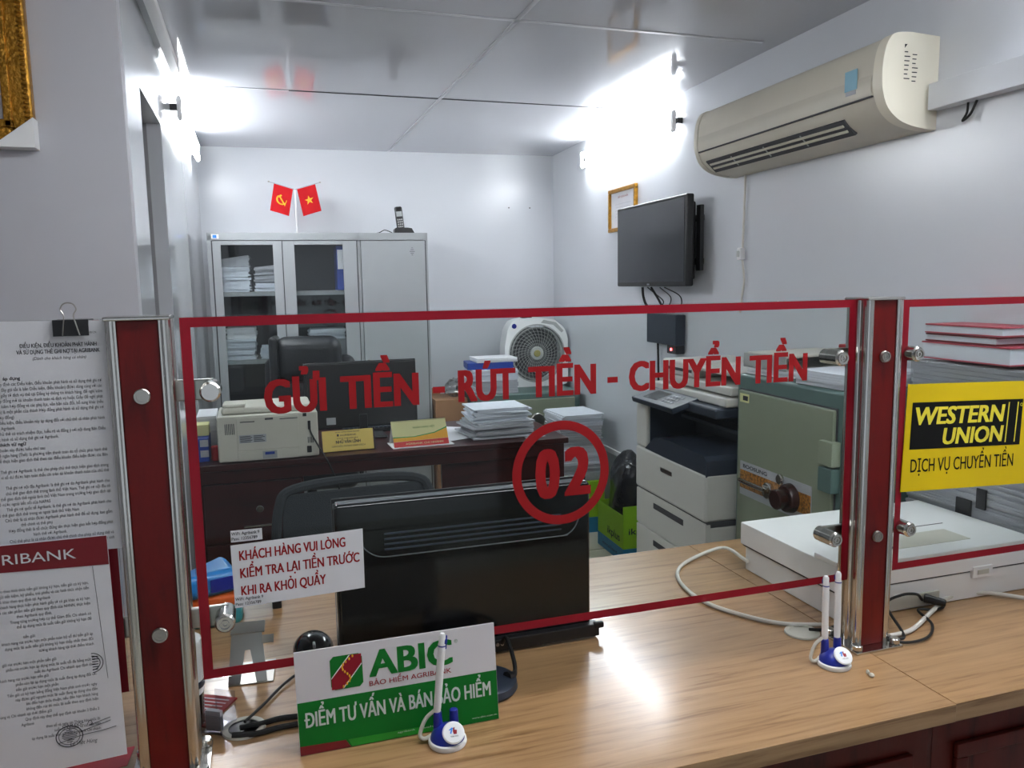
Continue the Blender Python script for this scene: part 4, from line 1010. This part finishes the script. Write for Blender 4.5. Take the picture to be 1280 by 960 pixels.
# ---------------------------------------------------------------- back right corner: old safe, fan, files, cartons
t = thing('low_safe', 'small grey green safe in the back corner under the box fan', 'safe', RW(-.40, -.36, 0), ROOMYAW)
obj('body', MB().box(-.36, .355, -.29, .30, .0005, .795, .012, None, 3), 'safe', t)
dd = obj('door', MB().box(-.32, .315, -.303, -.288, .05, .755, .006), 'safedoor', t)
b = MB(); b.cyl((.05, -.303, .62), (.05, -.33, .62), .045, n=28, bev=.004); obj('dial', b, 'steel', dd)
b = MB(); b.box(.13, .20, -.325, -.303, .60, .63, .006); obj('handle', b, 'chrome', dd)
t = thing('box_fan', 'white box fan with round grille standing on the low safe', 'fan', RW(-.245, -.24, .7955), ROOMYAW)
b = MB()
outl = [(-.225, .02), (-.20, 0), (.20, 0), (.225, .02), (.225, .33), (.20, .40), (.13, .455), (.02, .472), (-.08, .472), (-.165, .455), (-.205, .40), (-.228, .28)]
FC = .228
hole = [(.200*math.cos(2*math.pi*i/48), FC+.200*math.sin(2*math.pi*i/48)) for i in range(48)]
Ff = frame((0, -.09, 0), (1, 0, 0), (0, 0, 1))
def bridge_plate(mb, outer, inner, c0, c1, F):
    n = len(inner); oc = []
    import bisect
    P = outer; L = [0]
    for i in range(len(P)): L.append(L[-1]+math.dist(P[i], P[(i+1) % len(P)]))
    # radial casting from the hole centre to the outline
    cx = sum(p[0] for p in inner)/n; cy = sum(p[1] for p in inner)/n
    for (x, y) in inner:
        dx, dy = x-cx, y-cy; best = None
        for i in range(len(P)):
            ax, ay = P[i]; bx, by = P[(i+1) % len(P)]; ex, ey = bx-ax, by-ay
            den = dx*ey-dy*ex
            if abs(den) < 1e-12: continue
            tt = ((ax-cx)*ey-(ay-cy)*ex)/den; uu = ((ax-cx)*dy-(ay-cy)*dx)/den
            if tt > 0 and -1e-6 <= uu <= 1+1e-6 and (best is None or tt < best): best = tt
        oc.append((cx+dx*best, cy+dy*best))
    vs = [(a, b_, c1) for a, b_ in oc]+[(a, b_, c1) for a, b_ in inner]+[(a, b_, c0) for a, b_ in oc]+[(a, b_, c0) for a, b_ in inner]
    fs = []
    for i in range(n):
        j = (i+1) % n
        fs += [[i, j, n+j, n+i], [2*n+i, 3*n+i, 3*n+j, 2*n+j], [i, 2*n+i, 2*n+j, j], [n+i, n+j, 3*n+j, 3*n+i]]
    mb._add(vs, fs, F)
bridge_plate(b, outl, hole, -.12, .02, Ff); obj('housing', b, 'white', t)
b = MB(); b.prism([(.03, .436), (.12, .420), (.180, .365), (.194, .378), (.14, .436), (.05, .456)], .0, .0215, Ff); obj('handle_recess', b, 'grille', t)
b = MB(); b.ell((-.160, .418, .022), .017, .017, .003, Ff, 16, 8); obj('maker_badge', b, 'blue', t)
b = MB(); b.box(-.10, -.03, .470, .482, -.04, .01, .003, Ff); obj('dial_panel', b, 'black', t)
g = MB()
g.ring(0, FC, .201, .201, .009, .006, .022, Ff, 48); g.ring(0, FC, .182, .182, .005, .016, .021, Ff, 48)
for k in range(36):
    for m_ in range(7):
        r0, r1 = .045+m_*.0215, .045+(m_+1)*.0215; a0 = k*2*math.pi/36+m_*.06; a1 = a0+.07
        g.tube([(r0*math.cos(a0), FC+r0*math.sin(a0), .018), (r1*math.cos(a1), FC+r1*math.sin(a1), .018)], .0016, 4, 1, Ff)
for m_ in range(1, 8): g.ring(0, FC, .045+m_*.0215, .045+m_*.0215, .0022, .016, .0185, Ff, 40)
obj('grille', g, 'grille', t)
b = MB(); b.cyl((0, FC, .012), (0, FC, .026), .046, n=28, F=Ff, bev=.004); hb = obj('hub_ring', b, 'grille', t)
b = MB(); b.cyl((0, FC, .024), (0, FC, .031), .024, n=24, F=Ff, bev=.003); obj('hub_cap', b, 'olive', hb)
b = MB()
for k in range(5):
    a = k*2*math.pi/5; pts = [(.03*math.cos(a), FC+.03*math.sin(a)), (.165*math.cos(a-.35), FC+.165*math.sin(a-.35)), (.17*math.cos(a+.1), FC+.17*math.sin(a+.1)), (.15*math.cos(a+.4), FC+.15*math.sin(a+.4))]
    b.prism(pts, -.05, -.046, Ff)
obj('blades', b, 'seamdark', t)
b = MB(); b.box(-.19, .19, .03, .40, -.118, -.110, 0, Ff); obj('rear_grille', b, 'cabin', t)
g3 = 'files stacked on the low safe'
def safef(label, u, v, z, w_, d_, h_, m, r_=0): return bundle('file_stack', label, g3, tuple(RW(u, v, z)), ROOMYAW+r_, w_, d_, h_, m, jit=.005)
safef('lowest grey file bundle on the low safe left of the fan', -.60, -.50, .796, .28, .22, .085, 'greypaper')
safef('second file bundle up on the low safe left of the fan', -.61, -.49, .882, .30, .23, .070, 'paper2', .05)
b = MB(); b.box(-.16, .14, -.11, .11, .0005, .044, .004); obj('blue_folder', b, 'bluebox', None, loc=tuple(RW(-.615, -.48, .953)), rz=ROOMYAW-.1, label='blue folder in the file stack beside the fan', cat='folder')
safef('white topmost file on the blue folder beside the fan', -.59, -.48, .998, .27, .22, .026, 'paper')
t = thing('tall_carton', 'brown cardboard carton standing between the cabinet and the low safe', 'carton', RW(-.882, -.36, 0), ROOMYAW)
b = MB(); b.box(-.105, .105, -.16, .16, .0005, .76, .003); obj('box_body', b, 'carton', t)
b = MB(); b.prism([(-.105, .76), (-.10, .805), (-.03, .80), (-.015, .76)], -.155, -.150, frame((0, 0, 0), (1, 0, 0), (0, 0, 1))); b.box(.02, .105, -.16, .12, .761, .764); obj('flap', b, 'carton', t)
b = MB(); b.ell((0, 0, .055), .075, .06, .06, None, 16, 10); b.warp(lambda c: Vector((c.x+.012*math.sin(c.z*140+c.y*90), c.y+.012*math.sin(c.x*120), max(.0005, c.z+.014*math.sin(c.x*110+c.y*70)))))
obj('plastic_bag', b, 'wrap', None, loc=tuple(RW(-.83, -.40, .765)), rz=0, label='crumpled clear plastic bag on the cardboard carton', cat='bag')

# boxes of copy paper by the right wall
def lime_box(label, u0, u1, v0, v1, z0, h, name='paper_carton', open_=False):
    t = thing(name, label, 'carton', RW((u0+u1)/2, (v0+v1)/2, z0), ROOMYAW, 'lime copy paper cartons')
    du, dv = (u1-u0)/2, (v1-v0)/2
    if open_:
        b = MB(); th = .006
        b.box(-du, -du+th, -dv, dv, .0005, h); b.box(du-th, du, -dv, dv, .0005, h); b.box(-du, du, -dv, -dv+th, .0005, h+.05); b.box(-du, du, dv-th, dv, .0005, h); b.box(-du, du, -dv, dv, .0005, .01)
    else: b = MB().box(-du, du, -dv, dv, .0005, h, .003)
    bo = obj('box_body', b, 'lime', t)
    b = MB(); b.box(-du-.001, du+.001, -dv-.001, dv+.001, .0004, h*.30); obj('blue_band', b, 'cyan', bo)
    b = MB(); Fa = frame((-du-.0016, 0, 0), (0, -1, 0), (0, 0, 1)); b.text('ikplus', -dv*.2, h*.42, .045, Fa, 0, a1=dv*.75, bold=.02); b.text('excellent', -dv*.6, h*.10, .022, Fa, 0, a1=dv*.55)
    Fb = frame((0, -dv-.0016, 0), (1, 0, 0), (0, 0, 1)); b.text('ikplus', -du*.7, h*.6, .035, Fb, 0, a1=du*.7, bold=.02); obj('print', b, 'ink', bo, smooth=False)
    return t
lime_box('lime copy paper carton under the grey file stack by the wall', -.36, -.09, -1.18, -.80, 0, .315)
bl = lime_box('open lime copy paper carton holding the black bag beside the copier', -.215, -.012, -1.74, -1.38, 0, .26, open_=True)
random.seed(3)
for k, (h_, m_) in enumerate(((.10, 'greypaper'), (.11, 'paper2'), (.12, 'greypaper'), (.07, 'paper2'))):
    z_ = .316+sum((.10, .11, .12, .07)[:k])+.001*k
    bundle('file_stack', ('grey file bundle at the bottom of the stack on the lime carton', 'second file bundle of the stack on the lime carton', 'third file bundle of the stack on the lime carton', 'topmost file bundle with a loose sheet on the lime carton stack')[k], 'files on the lime carton', tuple(RW(-.225, -1.0, z_)), ROOMYAW+random.uniform(-.05, .05), .26, .31, h_, m_, jit=.008)
b = MB(); b.ell((0, 0, .20), .088, .160, .26, None, 28, 18)
b.warp(lambda c: Vector((c.x+.008*math.sin(c.z*26+c.y*12), c.y+.012*math.sin(c.x*31+c.z*9), max(.012, c.z+.04*math.sin(c.x*34+c.y*23)-.30*c.y*(c.z > .15)))))
bg = obj('bin_bag', b, 'bag', None, loc=tuple(RW(-.113, -1.56, .10)), rz=ROOMYAW, label='shiny black bin bag bulging out of the open lime carton', cat='bag')

# ---------------------------------------------------------------- photocopier on the right wall
t = thing('photocopier', 'white photocopier with navy paper bay beside the tall safe', 'copier', RW(-.245, -2.72, 0), ROOMYAW)
# local x: towards the wall, local y: along the wall (its front faces -x)
fx, bx, ya, yb = -.205, .235, -.30, .30
obj('base_cabinet', MB().box(fx+.01, bx, ya, yb, .02, .60, .008), 'copier', t)
for k, z in enumerate((.46, .30)):
    d = obj('paper_drawer', MB().box(fx-.004, fx+.02, ya+.002, yb-.002, z, z+.155, .005), 'copier', t)
    obj('drawer_grip', MB().box(fx-.006, fx+.002, ya+.17, yb-.17, z+.10, z+.125, .003), 'seamdark', d)
obj('front_cover', MB().box(fx-.008, bx, ya, yb, .62, .80, .012, None, 3), 'copier', t)
b = MB(); b.box(fx-.0095, fx-.006, ya+.26, ya+.36, .735, .753, .002); obj('maker_badge', b, 'steel', t)
obj('joint', MB().box(fx+.002, bx-.004, ya+.003, yb-.003, .60, .622), 'seamdark', t)
b = MB(); b.prism([(ya+.002, .79), (ya+.002, .85), (ya+.02, .865), (ya+.30, .872), (yb-.17, .86), (yb-.085, .80)], fx-.004, bx-.1, Matrix(((0, 0, 1, 0), (1, 0, 0, 0), (0, 1, 0, 0), (0, 0, 0, 1)))); obj('output_tray', b, 'copdark', t)
obj('bay_back', MB().box(.02, bx-.002, ya+.004, yb-.05, .80, 1.0), 'copdark', t)
obj('bay_side', MB().box(fx+.012, .03, yb-.104, yb-.098, .80, 1.0), 'copdark', t)
obj('bay_shelf', MB().box(-.06, .10, ya+.02, yb-.12, .93, .945, .004), 'copdark', t)
obj('left_column', MB().box(fx-.006, bx, yb-.10, yb, .80, 1.005, .012, None, 3), 'copier', t)
obj('scanner_deck', MB().box(fx+.03, bx, ya, yb-.06, 1.0, 1.04, .01, None, 3), 'copdark', t)
obj('scanner_body', MB().box(fx+.07, bx, ya, yb, 1.041, 1.075, .008, None, 3), 'copier', t)
F = frame((fx-.04, 0, 1.005), (0, -1, 0), (1, 0, .30)); b = MB(); b.box(-.27, .10, 0, .13, -.012, .012, .005, F); cp = obj('control_panel', b, 'copdark', t)
b = MB(); b.box(-.20, -.08, .025, .10, .012, .0135, .001, F); obj('display', b, 'screen', cp)
b = MB()
for i in range(4):
    for j in range(3): b.box(-.05+i*.024, -.034+i*.024, .03+j*.025, .045+j*.025, .012, .015, .002, F)
obj('keypad', b, 'greypaper', cp)
obj('platen_lid', MB().box(fx+.09, bx, ya, yb-.02, 1.082, 1.115, .008, None, 3), 'copier', t)
b = MB(); b.box(fx+.10, bx-.01, ya+.30, yb-.03, 1.115, 1.175, .012, None, 3); b.box(fx+.11, bx-.02, ya+.02, ya+.31, 1.150, 1.165, .004); obj('document_feeder', b, 'copier', t)
obj('feeder_slot', MB().box(fx+.099, fx+.12, ya+.31, yb-.05, 1.135, 1.147), 'seamdark', t)

# ---------------------------------------------------------------- tall safe by the right wall
t = thing('tall_safe', 'tall grey green safe with brown combination dial behind the right post', 'safe', RW(-.18, -3.328, 0), ROOMYAW)
fx, bx, ya, yb, Hs = -.165, .168, -.292, .292, 1.17
obj('body', MB().box(fx, bx, ya, yb, .0005, Hs, .012, None, 3), 'safe', t)
dd = obj('door', MB().box(fx-.014, fx+.004, ya+.042, yb-.032, .06, Hs-.055, .006), 'safedoor', t)
obj('door_gap', MB().box(fx-.003, fx+.001, ya+.037, yb-.027, .055, Hs-.050), 'seamdark', t)
for z, m_ in ((.985, 'safedoor'), (.905, 'safe')):
    obj('hinge', MB().box(fx-.03, fx+.004, ya+.022, ya+.085, z-.037, z+.037, .004), m_, t)
Fs = frame((fx-.0145, 0, 0), (0, -1, 0), (0, 0, 1))      # a = towards the camera
b = MB(); b.box(-.245, -.19, 1.075, 1.105, 0, .002, .0005, Fs); pl_ = obj('maker_plate', b, 'calyellow', dd)
b = MB(); b.box(-.225, -.195, 1.082, 1.098, .002, .0028, 0, Fs); obj('plate_print', b, 'ink', pl_)
b = MB(); b.box(-.235, .165, .745, .865, 0, .0025, .0005, Fs); cpn = obj('dial_panel', b, 'greypaper', dd)
b = MB(); b.box(-.233, .163, .770, .835, .0025, .0032, 0, Fs); obj('amber_decal', b, 'brownpr', cpn)
b = MB(); b.text('BOOSUNG', -.215, .844, .013, Fs, .0034, a1=-.07, bold=.05); obj('panel_text', b, 'ink', cpn, smooth=False)
b = MB(); b.cyl((-.05, .80, .002), (-.05, .80, .02), .028, n=24, F=Fs, bev=.003); b.box(-.05, -.045, .79, .81, .02, .03, .002, Fs); b.box(-.20, -.045, .797, .813, .022, .036, .005, Fs); obj('lever_handle', b, 'chrome', dd)
b = MB(); b.cyl((.065, .805, .002), (.065, .805, .03), .048, .044, n=32, F=Fs, bev=.004); b.cyl((.065, .805, .03), (.065, .805, .065), .03, .033, n=20, F=Fs, bev=.004); obj('combination_dial', b, 'brownknob', dd)
for a_, z_ in ((.01, .853), (-.005, .783)):
    b = MB(); b.cyl((a_, z_, .002), (a_, z_, .014), .018, n=20, F=Fs, bev=.003); obj('keyhole_cover', b, 'chrome', dd)
# on the safe
g4 = 'papers on the tall safe'
bundle('paper_stack', 'broad white paper stack on the tall safe behind the right post', g4, tuple(RW(-.185, -3.47, 1.1715)), ROOMYAW+R(90)+.06, .22, .30, .045, 'paper2', jit=.004)
bundle('paper_stack', 'thin white papers at the far end of the tall safe top', g4, tuple(RW(-.17, -3.16, 1.1715)), ROOMYAW+.1, .28, .21, .020, 'paper', jit=.008)
t = thing('grey_tray', 'grey letter tray with folded covers on the far end of the tall safe', 'letter tray', RW(-.16, -3.13, 1.1925), ROOMYAW+.1)
b = MB(); b.box(-.15, .15, -.11, .11, .0005, .006); b.box(-.15, -.146, -.11, .11, 0.001, .05); b.box(.146, .15, -.11, .11, .001, .05); b.box(-.15, .15, .106, .11, .001, .05); obj('tray', b, 'grille', t)
b = MB(); b.box(-.15, .16, -.115, .09, .045, .055, .004); obj('cover', b, 'ivory', t)
t = thing('small_box', 'small orange red box on the safe top glimpsed left of the right post', 'box', RW(-.12, -3.37, 1.2175), ROOMYAW)
obj('box', MB().box(-.04, .04, -.03, .03, .0005, .055, .004), 'orange', t); obj('lid', MB().box(-.042, .042, -.032, .032, .056, .070, .004), 'redtxt', t)

# ---------------------------------------------------------------- bundled papers at the right
g5 = 'paper bundles right of the scanner'
x_, y_ = 1.870, 1.62
def rs(label, z, w_, d_, h_, m, dx=0, dy=0, r_=0): return bundle('paper_bundle', label, g5, (x_+dx, y_+dy, z), ROOMYAW+r_, w_, d_, h_, m, jit=.004)
t = thing('side_cupboard', 'low grey cupboard under the paper bundles at the right wall', 'cupboard', (1.870, 1.61, 0), ROOMYAW)
obj('carcass', MB().box(-.070, .072, -.22, .22, .0005, .70, .004), 'steelgrey', t); obj('door', MB().box(-.077, -.070, -.21, .21, .04, .68, .003), 'steelgrey', t)
rs('dark-edged paper bundle lowest behind the scanner', .7015, .138, .42, .10, 'greypaper')
rs('second paper bundle up behind the scanner', .8025, .138, .42, .10, 'greypaper', 0, 0, .01)
rs('third paper bundle up behind the scanner with a black strap', .9035, .138, .42, .11, 'greypaper', 0, 0, -.01)
rs('fourth paper bundle partly behind the yellow sign', 1.0145, .138, .42, .12, 'greypaper')
t = thing('wrapped_papers', 'paper ream wrapped in shiny clear plastic above the yellow sign', 'papers', (x_, y_, 1.1355), ROOMYAW)
b = MB()
for k in range(10): b.box(-.072+random.uniform(-.002, .002), .070, -.205, .205+random.uniform(-.003, .003), .002+k*.0125, .013+k*.0125)
obj('paper_block', b, 'greypaper', t, smooth=False)
b = MB(); b.box(-.078, .074, -.212, .212, .0006, .132, .01, None, 3)
bmesh.ops.subdivide_edges(b.b, edges=b.b.edges[:], cuts=2, use_grid_fill=True)
b.warp(lambda c: Vector((c.x-.002*abs(math.sin(c.y*70+c.z*90)), c.y, max(.0006, c.z+.002*math.sin(c.y*85+c.x*60))))); obj('plastic_wrap', b, 'wrap', t)
def book(label, z, w_, d_, h_, dx, dy, r_, m='pink'):
    t = thing('ledger_book', label, 'book', (x_+dx, y_+dy, z), ROOMYAW+r_, 'red covered ledgers')
    obj('page_block', MB().box(-w_/2+.003, w_/2-.002, -d_/2+.003, d_/2-.003, .004, h_-.004), 'paper2', t)
    b = MB(); b.box(-w_/2, w_/2, -d_/2, d_/2, .0005, .004); b.box(-w_/2, w_/2, -d_/2, d_/2, h_-.004, h_); b.box(w_/2-.003, w_/2, -d_/2, d_/2, .004, h_-.004); obj('cover', b, m, t)
    return t
book('thick red covered ledger lowest of the pile on the wrapped papers', 1.2715, .14, .29, .048, -.002, .03, 0)
book('red covered ledger in the middle of the pile', 1.3205, .13, .24, .022, .0, .05, -.02, 'darkred')
book('red covered ledger on top of the pile by the wall', 1.3435, .135, .25, .026, -.003, .04, .02)
b = MB(); b.box(-.0815, -.0755, -.03, .02, .0, .06, .002); b.box(-.0815, -.0755, -.075, -.045, .045, .10, .002)
obj('strap_buckle', b, 'black', None, loc=(x_, y_, .845), rz=ROOMYAW, label='black strap ends hanging on the paper bundles', cat='strap')

# ---------------------------------------------------------------- television, frame, router and cables on the right wall
t = thing('television', 'black flat television on a bracket on the right wall', 'television', RW(0, -1.82, 1.475), ROOMYAW)
b = MB(); b.box(-.115, -.075, -.395, .395, 0, .420, .008, None, 3); obj('shell', b, 'black', t)
b = MB(); b.box(-.1165, -.114, -.378, .378, .022, .405); obj('screen', b, 'screen', t)
b = MB(); b.box(-.1172, -.1148, -.012, .012, .006, .014); obj('maker_mark', b, 'greypaper', t)
b = MB(); b.box(-.077, -.050, -.37, .37, .03, .39, .012, None, 2); obj('rear_housing', b, 'black', t)
b = MB(); b.box(-.050, -.030, -.405, -.365, .07, .37, .004); b.box(-.050, -.030, .26, .30, .02, .40, .004); b.box(-.030, -.002, -.36, .33, .30, .33, .004); b.box(-.030, -.002, -.36, .33, .10, .13, .004); obj('wall_bracket', b, 'black', t)
t = thing('certificate_frame', 'gilt framed certificate half hidden behind the television', 'picture frame', RW(0, -1.26, 1.79), ROOMYAW)
b = MB()
for q in ((-.19, .19, 0, .022), (-.19, .19, .223, .245), (-.19, -.168, .022, .223), (.168, .19, .022, .223)): b.box(-.022, -.001, q[0], q[1], q[2], q[3], .004)
obj('frame', b, 'gold', t)
obj('certificate', MB().box(-.008, -.002, -.17, .17, .02, .225), 'paper', t)
b = MB(); Fc = frame((-.0086, 0, 0), (0, -1, 0), (0, 0, 1)); b.text('GIẤY CHỨNG NHẬN', -.07, .19, .010, Fc, 0, a1=.07, bold=.01); obj('red_heading', b, 'redtxt', t, smooth=False)
b = MB()
for k in range(6): b.text('............................', -.11+.01*(k % 2), .155-k*.018, .008, Fc, 0, a1=.11-.02*(k % 3))
obj('small_print', b, 'ink', t, smooth=False)
t = thing('router_box', 'dark grey box with a red light on the wall under the television', 'router', RW(0, -1.84, 1.17), ROOMYAW)
b = MB(); b.box(-.055, -.001, -.165, .165, .012, .165, .006); obj('case', b, 'copdark', t)
b = MB(); b.box(-.05, -.001, -.16, -.06, -.03, .012, .004); obj('lower_unit', b, 'black', t)
b = MB(); b.cyl((-.050, -.11, -.008), (-.054, -.11, -.008), .007, n=14); obj('red_light', b, 'led', t)
gq = 'black leads under the television'
def wc(label, pts, r=.0045, m='blackcable', g=gq): return cable(label, [RW(*p) for p in pts], r, m, group=g)
wc('thick black lead looping below the left side of the television', [(-.09, -1.70, 1.47), (-.08, -1.69, 1.42), (-.07, -1.71, 1.375), (-.06, -1.78, 1.355), (-.06, -1.90, 1.350), (-.06, -2.00, 1.352)], .007)
wc('black lead hanging in the middle below the television', [(-.09, -1.80, 1.47), (-.07, -1.83, 1.42), (-.06, -1.86, 1.38), (-.05, -1.90, 1.345)], .006)
wc('thin lead crossing below the television', [(-.09, -1.76, 1.47), (-.07, -1.80, 1.44), (-.06, -1.88, 1.40), (-.05, -1.83, 1.36), (-.05, -1.94, 1.355)], .003)
wc('thin lead bowed to the right below the television', [(-.09, -1.95, 1.47), (-.06, -2.05, 1.43), (-.05, -2.05, 1.385), (-.05, -2.00, 1.36)], .003)
wc('short looped lead below the right side of the television', [(-.09, -1.90, 1.47), (-.07, -1.98, 1.42), (-.06, -1.93, 1.37), (-.05, -1.88, 1.35)], .0025)
wc('straight black lead hanging below the dark router box', [(-.02, -1.74, 1.18), (-.02, -1.745, 1.10), (-.02, -1.75, .98), (-.02, -1.76, .80)], .006)

# ---------------------------------------------------------------- air conditioner and duct
t = thing('air_conditioner', 'old cream wall air conditioner high on the right wall', 'air conditioner', RW(0, -2.975, 1.935), ROOMYAW)
prof = [(-.001, .262), (-.10, .268), (-.155, .262), (-.180, .235), (-.192, .19), (-.195, .14), (-.190, .10), (-.172, .058), (-.135, .026), (-.09, .010), (-.04, .002), (-.001, 0)]
def smooth2(P, n=5):
    Q = []
    for i in range(len(P)-1):
        a, b, c, d = P[max(i-1, 0)], P[i], P[i+1], P[min(i+2, len(P)-1)]
        for j in range(n):
            t = j/n
            Q.append(tuple(.5*((2*b[k])+(c[k]-a[k])*t+(2*a[k]-5*b[k]+4*c[k]-d[k])*t*t+(3*b[k]-a[k]-3*c[k]+d[k])*t**3) for k in (0, 1)))
    return Q+[P[-1]]
prof = prof[:1]+smooth2(prof[1:-1])+prof[-1:]
FA = Matrix(((1, 0, 0, 0), (0, 0, 1, 0), (0, 1, 0, 0), (0, 0, 0, 1)))
def acp(mb, P, c0, c1): mb.prism(P, c0, c1, FA)
b = MB(); acp(b, prof, -.525, .52); obj('body', b, 'acface', t, sharp=40)
big = [(x*1.02, .133+(z-.133)*1.015) for x, z in prof]; big[0] = (-.001, big[0][1]); big[-1] = (-.001, big[-1][1])
b = MB(); acp(b, big, -.560, -.522); e1 = obj('end_cap', b, 'accap_lit', t, sharp=40); e1['label'] = 'cream end cap nearest the cable duct, painted paler for the light on it'
b = MB(); acp(b, big, .518, .545); obj('end_cap', b, 'acface', t, sharp=40)
b = MB(); b.prism([(-.172, .225), (-.185, .20), (-.199, .14), (-.199, .115), (-.194, .098), (-.190, .098), (-.188, .14), (-.172, .20)], -.515, .512, FA); fp = obj('front_panel', b, 'acface', t, sharp=40)
b = MB(); b.box(-.1965, -.185, -.515, .512, .094, .098); obj('panel_gap', b, 'seamdark', fp)
# air outlet low on the front: dark slot with two louvres
ang = math.atan2(.026-.058, -.135+.172)
FL = frame((-.153, 0, .0385), (0, -1, 0), Vector((-.045, 0, .040)))
b = MB(); b.box(-.485, .37, -.036, .028, -.006, .0035, .001, FL); out = obj('air_outlet', b, 'seamdark', t)
for k in (-.012, .010):
    b = MB(); b.box(-.47, .355, k-.006, k+.004, .003, .0075, .002, FL); obj('louvre', b, 'acface', out)
b = MB()
for k in range(3): b.box(-.30+k*.22, -.296+k*.22, -.028, .02, .003, .0065, 0, FL)
obj('louvre_pin', b, 'grille', out)
b = MB(); b.box(.40, .455, .13, .19, 0, .002, .001, frame((-.1985, 0, 0), (0, -1, 0), (0, 0, 1))); sk = obj('energy_sticker', b, 'lightblue', fp)
b = MB(); b.box(.405, .45, .117, .129, 0, .0015, .0005, frame((-.1985, 0, 0), (0, -1, 0), (0, 0, 1))); obj('white_sticker', b, 'greypaper', fp)
Fe = frame((-.12, -.5605, 0), (1, 0, 0), (0, 0, 1)); b = MB()
b.prism([(-.005, .235), (.004, .235), (-.005, .224)], 0, .0004, Fe)
for k in range(14): x_0 = -.005+.028*(k % 2); b.prism([(x_0, .212-k*.0062), (x_0+.012+.010*((k*7) % 5)/5, .212-k*.0062), (x_0+.012+.010*((k*7) % 5)/5, .2148-k*.0062), (x_0, .2148-k*.0062)], .0003, .0006, Fe)
obj('rating_text', b, 'ink', e1, smooth=False)
b = MB(); b.box(-.045, -.001, -4.6, -3.545, 1.985, 2.060, .003)
struct('trim_7', b, 'wall', 'R')
wc('pale lead hanging from the air conditioner to an inline plug', [(-.012, -2.53, 1.95), (-.010, -2.525, 1.86), (-.010, -2.52, 1.74), (-.010, -2.515, 1.63)], .005, 'cable', None)
t = thing('inline_plug', 'white inline plug on the lead under the air conditioner', 'plug', RW(0, -2.512, 1.585), ROOMYAW)
obj('plug_body', MB().box(-.028, -.002, -.014, .014, 0, .05, .004), 'white', t); obj('plug_face', MB().box(-.032, -.027, -.010, .010, .012, .038, .002), 'grille', t)
wc('pale lead running down the wall from the inline plug', [(-.010, -2.515, 1.585), (-.012, -2.535, 1.50), (-.010, -2.520, 1.44), (-.008, -2.50, 1.36)], .0045, 'cable', None)
b = MB(); b.tube([RW(-.012, -3.66, 1.985), RW(-.02, -3.665, 1.955), RW(-.024, -3.655, 1.935), RW(-.018, -3.675, 1.95), RW(-.012, -3.69, 1.985)], .0035, 6)
obj('wire_stub', b, 'blackcable', None, 'W', loc=tuple(RW(-.015, -3.66, 1.96)), label='short wire stub poking out under the cable duct', cat='wire')

# ---------------------------------------------------------------- gilt picture frame on the near left wall
t = thing('gilt_picture_frame', 'large gilt picture frame with plastic corner guard on the left wall', 'picture frame', (-.80, 2.385, 1.86))
b = MB(); X1, X0, Z0, Z1 = -.510, -1.10, 1.866, 2.36
for q in ((X0, X1, Z0, Z0+.055), (X0, X1, Z1-.055, Z1), (X0, X0+.055, Z0, Z1), (X1-.055, X1, Z0, Z1)):
    b.box(q[0], q[1], 2.352, 2.388, q[2], q[3], .008, None, 3)
fr = obj('moulding', b, 'gold', t, 'W')
b = MB(); i0 = .045
for (a, c, z0_, z1_) in ((X0+i0, X1-i0, Z0+i0, Z0+i0+.02), (X1-i0-.02, X1-i0, Z0+i0, Z1-i0), (X0+i0, X0+i0+.02, Z0+i0, Z1-i0)): b.box(a, c, 2.344, 2.36, z0_, z1_, .004)
for k in range(40):
    b.ell((X1-.012, 2.350, Z0+.05+k*.0115), .007, .006, .0042, None, 8, 6); b.ell((X1-.048, 2.346, Z0+.06+k*.0115), .003, .003, .003, None, 6, 5)
    if k < 36: b.ell((X1-.06-k*.0145, 2.350, Z0+.012), .0055, .006, .006, None, 8, 6)
obj('carved_beading', b, 'gold', fr, 'W')
obj('picture_sheet', MB().box(X0+.05, X1-.05, 2.362, 2.370, Z0+.05, Z1-.05), 'paper', t, 'W')
b = MB(); b.prism([(X1+.002, Z0-.004), (X1+.002, Z0+.070), (X1-.095, Z0-.004)], 0, .050, front((0, 2.389, 0))); cg = obj('corner_guard', b, 'white', t, 'W')
# ceiling screw holes and wall holes
b = MB()
for u in (-.33, -.175): b.cyl((u, -.0004, 2.035), (u, -.0018, 2.035), .005, n=10)
struct('trim_8', b, 'seamdark', 'R')
print('objects', len(bpy.data.objects))
